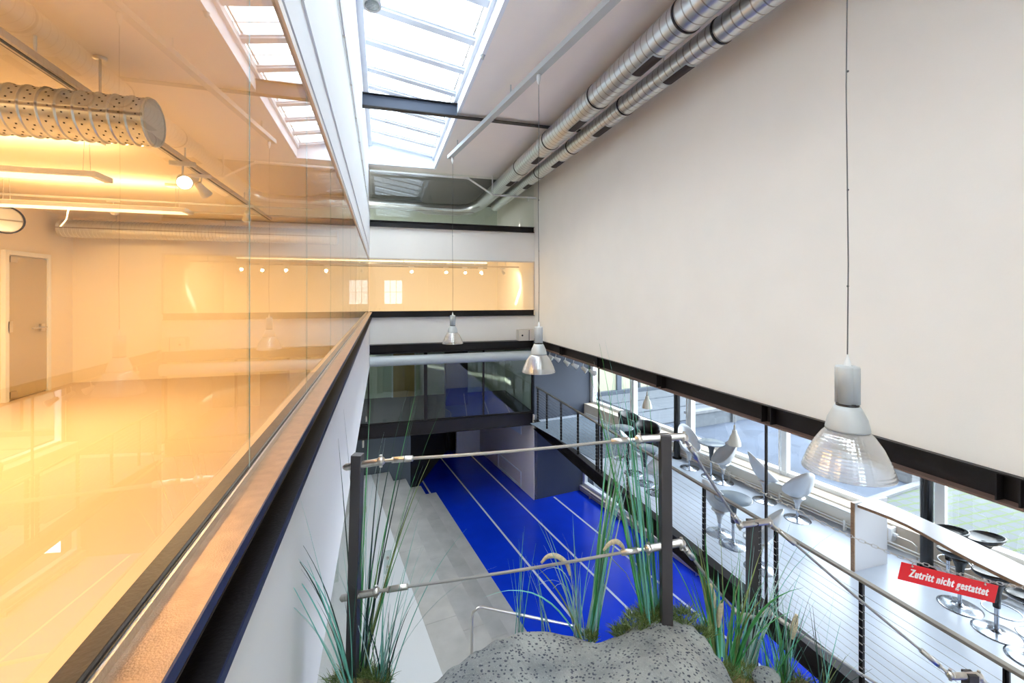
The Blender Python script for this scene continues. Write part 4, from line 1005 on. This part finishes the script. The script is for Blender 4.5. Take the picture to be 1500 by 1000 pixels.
stub(2, 900, at(1084, 904, 2.38), at(1127, 896, 2.4))
rope(at(1127, 765, 2.4), at(1392, 988, 2.2), .13, .13)
stub(3, 990, at(1392, 990, 2.2), at(1434, 989, 2.2))
rope(at(1127, 898, 2.4), at(1330, 1030, 2.3), .13, .1)
rope(at(1434, 990, 2.2), at(1480, 1040, 2.2), .03, .03)

# chain and red sign
cpx = [(1003, 646, 1.93), (1030, 668, 1.92), (1068, 694, 1.91), (1130, 728, 1.9), (1193, 760, 1.89), (1255, 789, 1.88), (1317.6, 815, 1.86), (1380, 834, 1.85), (1439, 849, 1.84), (1500, 861, 1.83), (1560, 868, 1.82)]
cp = [at(*p) for p in cpx]
dense = []
for a, b_ in zip(cp, cp[1:]):
    for i in range(40): dense.append(a.lerp(b_, i/40))
c = MB(); last = None; acc = 0; k = 0; LK = .030
i = 0
while i < len(dense)-1:
    j = i
    while j < len(dense)-1 and (dense[j]-dense[i]).length < LK*.80: j += 1
    a, b_ = dense[i], dense[j]; v = (b_-a).normalized(); mid = (a+b_)/2
    sd_ = v.cross(Vector((0, 0, 1))).normalized(); up = sd_.cross(v); w = sd_ if k % 2 else up
    ring = [mid + v*(LK/2-.005)*(1 if abs(q) < 90 or q > 270 else -1)*1 + v*.005*math.cos(R(q)) + w*.0055*math.sin(R(q)) for q in (0, 30, 60, 90, 120, 150, 180, 210, 240, 270, 300, 330)]
    ring = []
    for q in (-80, -40, 0, 40, 80): ring.append(mid + v*(LK/2-.006) + v*.006*math.cos(R(q)) + w*.0058*math.sin(R(q)))
    for q in (100, 140, 180, 220, 260): ring.append(mid - v*(LK/2-.006) + v*.006*math.cos(R(q)) + w*.0058*math.sin(R(q)))
    c.tube(ring + [ring[0], ring[1]], .0013, 5, False)
    i = j; k += 1
tag(c.build('chain', 'steel'), 'thin steel link chain sagging from the railing post to the right edge', 'chain')
A, B, D_ = at(1315, 822, 1.86), at(1457, 857, 1.84), at(1315, 848, 1.86)
ex = (B-A).normalized(); ey = (A-D_); hgt = ey.length; ey = (ey - ex*ey.dot(ex)).normalized(); ez = ex.cross(ey)
wid = (B-A).length
O = D_
sg = empty('warning_sign', O, 'red sign reading Zutritt nicht gestattet hanging from the chain', 'sign')
TS = Matrix(((ex.x, ey.x, ez.x, O.x), (ex.y, ey.y, ez.y, O.y), (ex.z, ey.z, ez.z, O.z), (0, 0, 0, 1)))
part(MB().box(0, wid, 0, hgt, -.003, 0, TS), 'plate', 'red', sg, .003)
cu = bpy.data.curves.new('lettering', 'FONT'); cu.body = 'Zutritt nicht gestattet'; cu.size = 1; cu.offset = .012; cu.space_character = 1.22; cu.space_word = .9; cu.extrude = .004; cu.shear = .12
to = bpy.data.objects.new('lettering_source', cu); C.objects.link(to)
bpy.context.view_layer.update()
me = bpy.data.meshes.new_from_object(to.evaluated_get(bpy.context.evaluated_depsgraph_get()))
C.objects.unlink(to); bpy.data.objects.remove(to)
xs_ = [v.co.x for v in me.vertices]; ys_ = [v.co.y for v in me.vertices]
w0, w1_, h0, h1 = min(xs_), max(xs_), min(ys_), max(ys_)
sx = wid*.81/(w1_-w0); sy = hgt*.58/(h1-h0)
inv = Matrix.Translation(-sg.location)
for v in me.vertices: v.co = inv @ (TS @ Vector(((v.co.x-w0)*sx + wid*.10, (v.co.y-h0)*sy + hgt*.17, v.co.z*.15+.0012)))
vs0 = [v.co.copy() for v in me.vertices]; fs0 = [tuple(p.vertices) for p in me.polygons]; va, fa = [], []
for q in (-1.1, -.4, .4, 1.1):
    b0 = len(va); va += [tuple(v + ex*wid*.0028*q + ez*.00006*q) for v in vs0]; fa += [tuple(i+b0 for i in f_) for f_ in fs0]
me = bpy.data.meshes.new('lettering'); me.from_pydata(va, [], fa); me.update()
me.materials.clear(); me.materials.append(M['signwhite'])
lo = bpy.data.objects.new('lettering', me); C.objects.link(lo); lo.parent = sg; lo['label'] = 'white lettering Zutritt nicht gestattet'
hk = MB()
for u_ in (.11, .86): 
    q = TS @ Vector((wid*u_, hgt*.9, .002)); hk.tube([q, q+Vector((0, 0, .012)), q+ez*.006+Vector((0, 0, .018)), q-ez*.004+Vector((0, 0, .022))], .0018, 6); hk.ball(q, .004, 8)
part(hk, 'hook', 'steel', sg)

# handrail on the steps
h0_ = ln(1.95, 0); 
hr = empty('step_handrail', at(690, 900, 6.5), 'bent steel handrail rising over the concrete steps', 'handrail')
a = at(691, 893, 6.5); ux = Vector((CL, SL, 0))
foot = Vector((a.x, a.y, -5.4))
part(MB().tube([foot, a+Vector((0, 0, -.12)), a+ux*.02+Vector((0, 0, -.04)), a+ux*.09+Vector((0, 0, 0)), a+ux*.16+Vector((0, 0, .0)), a+ux*1.75+Vector((0, 0, -.78)), a+ux*1.85+Vector((0, 0, -.88)), Vector((a.x, a.y, 0))+ux*1.87+Vector((0, 0, HALL))], .021, 12), 'rail', 'steel', hr)
# small glass fin with pucks on the white landing
q = at(568, 832, 8.6)
gf = empty('glass_panel', (q.x, q.y, -5.4), 'small upright glass plate with two metal pucks beside the steps', 'glass plate')
part(MB().box(q.x-.07, q.x+.07, q.y, q.y+.012, -5.4, -4.95), 'plate', 'glassB', gf)
for zz in (-5.25, -5.08): part(MB().lathe([(.001, 0), (.03, 0), (.03, .04)], (q.x, q.y, zz), 14, Matrix.Rotation(R(90), 4, 'X')), 'puck', 'steel', gf)

# ---- grasses
BM = ['blade_teal', 'blade_pale', 'blade_green', 'blade_dark', 'blade_olive']
def blade(m, base, dirv, length, bend, w, mi, n=10):
    """tapered leaf with a shallow V section and real thickness"""
    m.m = mi; p = Vector(base); d = Vector(dirv).normalized(); side = d.cross(Vector((random.uniform(-1, 1), random.uniform(-1, 1), .2))).normalized()
    hz = Vector((d.x, d.y, 0)); hz = hz.normalized() if hz.length > .02 else Vector((random.uniform(-1, 1), random.uniform(-1, 1), 0)).normalized()
    vs = []; seg = length/n
    for i in range(n+1):
        t = i/n; ww = w*(1-t**1.6)*.5 + .0003
        nn = d.cross(side).normalized()
        vs += [p - side*ww, p + nn*ww*.35, p + side*ww, p - nn*ww*.12]
        d = (d + (hz*.55 + Vector((0, 0, -1)))*bend*seg*(.35+1.6*t)).normalized(); p = p + d*seg
    fs = [(i*4+j, i*4+(j+1) % 4, (i+1)*4+(j+1) % 4, (i+1)*4+j) for i in range(n) for j in range(4)]
    m.add(vs, fs, True)
    return p
def grass(base, n, length, spread, lean, label, mix, wid=.007, bend=.5, heads=(), root=None):
    e = empty('ornamental_grass', base, label, 'grass', 'artificial reeds and grasses on the rock')
    m = MB()
    for k in range(n):
        a = random.uniform(0, 2*math.pi); rr = random.uniform(0, .035)
        s_ = random.gauss(0, spread); s2 = random.gauss(0, spread)
        dv = Vector((lean[0]+s_, lean[1]+s2, 1))
        blade(m, Vector(base)+Vector((math.cos(a)*rr, math.sin(a)*rr, -.02)), dv, length*random.uniform(.45, 1.08), bend*random.uniform(.1, 1.3), wid*random.uniform(.7, 1.75), random.choice(mix))
    part(m, 'leaves', BM, e)
    for pts, r in heads:
        r *= 1.3; P = [pts[0]] + list(pts) + [pts[-1]]; pts = []
        for i in range(1, len(P)-2):
            for j in range(6):
                t = j/6; a_, b_, c_, d_ = P[i-1:i+3]
                pts.append(.5*((2*b_) + (c_-a_)*t + (2*a_-5*b_+4*c_-d_)*t*t + (3*b_-a_-3*c_+d_)*t**3))
        pts.append(P[-1])
        sm = MB(); st_ = [Vector(base)] + pts[:1]
        c1 = MB().tube([Vector(base), (Vector(base)+pts[0])/2+Vector((0, 0, .05)), pts[0]], .0015, 5); part(c1, 'stalk', 'blade_olive', e)
        hd_ = MB().tube(pts, r, 9, rs=[r*(.35+.65*math.sin(math.pi*min(.92, (i+.6)/(len(pts))))) for i in range(len(pts))])
        part(hd_, 'seed_head', 'seed', e)
    return e
T_, P_, G_, K_, O_ = 0, 1, 2, 3, 4
# camera-side helper: unit right vector
RV = Vector((CA, -SA, 0)); FV = Vector((SA, CA, 0))
def lean(r, f): v = RV*r + FV*f; return (v.x, v.y)
b1 = at(857, 928, 2.0)
grass(at(868, 930, 2.02), 26, 1.12, .05, lean(.13, .02), 'tall teal reed clump leaning right from the middle of the boulder ridge', [T_, T_, P_, P_, G_], .009, .12)
grass(at(849, 928, 1.98), 22, .55, .20, lean(-.10, 0), 'short drooping clump with a curved straw seed head at the boulder ridge', [P_, T_, P_, O_], .006, 1.6,
      heads=[([at(835, 842, 1.97), at(829, 824, 1.97), at(815, 814, 1.97), at(802, 815, 1.97), at(793, 824, 1.97)], .0085)])
grass(at(950, 905, 1.98), 26, 1.2, .05, lean(-.10, .05), 'tall green reed clump just left of the second post', [T_, G_, G_, P_, O_], .008, .12,
      heads=[([at(884, 806, 1.96), at(893, 796, 1.96), at(903, 793, 1.96), at(911, 799, 1.96), at(915, 808, 1.96)], .0085)])
grass(at(962, 905, 2.0), 14, 1.0, .03, lean(-.02, .05), 'dense upright reeds against the left face of the second post', [T_, T_, G_], .010, .05)
grass(at(800, 930, 2.2), 9, .42, .10, lean(-.08, 0), 'small thin grass tuft behind the left shoulder of the boulder', [P_, T_], .005, .6)
grass(at(764, 925, 2.15), 9, .45, .09, lean(0, 0), 'sparse pale grass tuft above the bent steel handrail', [T_, P_], .005, .4)
grass(at(527, 996, 2.05), 24, 1.35, .09, lean(.10, .05), 'very tall green reed clump behind the left post', [G_, G_, O_, K_, P_], .007, .18)
grass(at(560, 1000, 2.0), 26, .72, .16, lean(.05, 0), 'teal grass fan right of the left post foot', [T_, P_, T_, K_], .006, .7)
grass(at(516, 1005, 1.9), 13, .85, .12, lean(-.16, 0), 'dark and teal arching blades left of the left post', [K_, T_, T_, P_], .007, .9)
grass(at(1045, 955, 2.1), 22, .55, .10, lean(-.08, .02), 'broad bladed green clump between the second and third posts', [G_, G_, T_, O_], .015, .6,
      heads=[([at(1047, 890, 2.1), at(1045, 872, 2.1), at(1041, 855, 2.1)], .0085), ([at(1052, 918, 2.08), at(1054, 900, 2.08), at(1058, 880, 2.08)], .010)])
grass(at(1072, 975, 2.15), 26, .60, .17, lean(.06, .02), 'leafy green and olive clump left of the third post foot', [G_, T_, O_, G_], .011, 1.1)
grass(at(1092, 990, 2.3), 20, .95, .12, lean(.16, .05), 'pale teal blades fanning right behind the third post', [T_, P_, P_], .007, .4)
grass(at(1150, 1000, 2.3), 34, .62, .24, lean(.05, 0), 'wide fan of blue green grass right of the third post', [T_, P_, G_, K_, T_], .007, .8,
      heads=[([at(1160, 935, 2.28), at(1163, 918, 2.28), at(1167, 900, 2.28)], .012)])
grass(at(1131, 1005, 2.2), 18, .45, .16, lean(-.02, 0), 'low dark grass tuft by the small stone', [K_, G_, T_], .006, .7)
grass(at(1205, 1015, 2.2), 16, .45, .22, lean(.15, 0), 'sparse grass tuft at the bottom edge right of the rock', [K_, T_, O_], .004, .9)
def moss(spots, n, label, L=.045):
    m = MB()
    for (c_, rx, ry) in spots:
        c_ = Vector(c_)
        for k in range(n):
            a = random.uniform(0, 2*math.pi); q = math.sqrt(random.random())
            p = c_ + RV*rx*q*math.cos(a) + FV*ry*q*math.sin(a) + Vector((0, 0, .02*(1-q)))
            blade(m, p, (random.gauss(0, .5)+math.cos(a)*q*.5, random.gauss(0, .5), 1), L*random.uniform(.5, 1.3), 6, .003, random.choice((0, 1)), 4)
    o = m.build('moss', ['moss', 'blade_olive']); return tag(o, label, 'moss', kind='stuff')
moss([(at(935, 912, 1.97), .07, .05), (at(915, 930, 1.97), .05, .04), (at(955, 900, 2.0), .06, .05)], 420, 'fluffy green moss on the boulder left of the second post')
moss([(at(1000, 905, 2.0), .06, .05), (at(1025, 930, 2.0), .05, .04)], 320, 'fluffy green moss on the boulder right of the second post')
moss([(at(862, 935, 1.99), .04, .03)], 220, 'small moss patch in the dip of the boulder ridge', .035)
moss([(at(520, 1000, 2.0), .12, .08), (at(548, 1004, 1.98), .06, .06)], 520, 'bushy moss around the left post foot', .06)
moss([(at(1060, 985, 2.1), .06, .05), (at(1085, 985, 2.2), .08, .06), (at(1160, 998, 2.3), .1, .06)], 260, 'moss patches on the planted ledge by the third post')
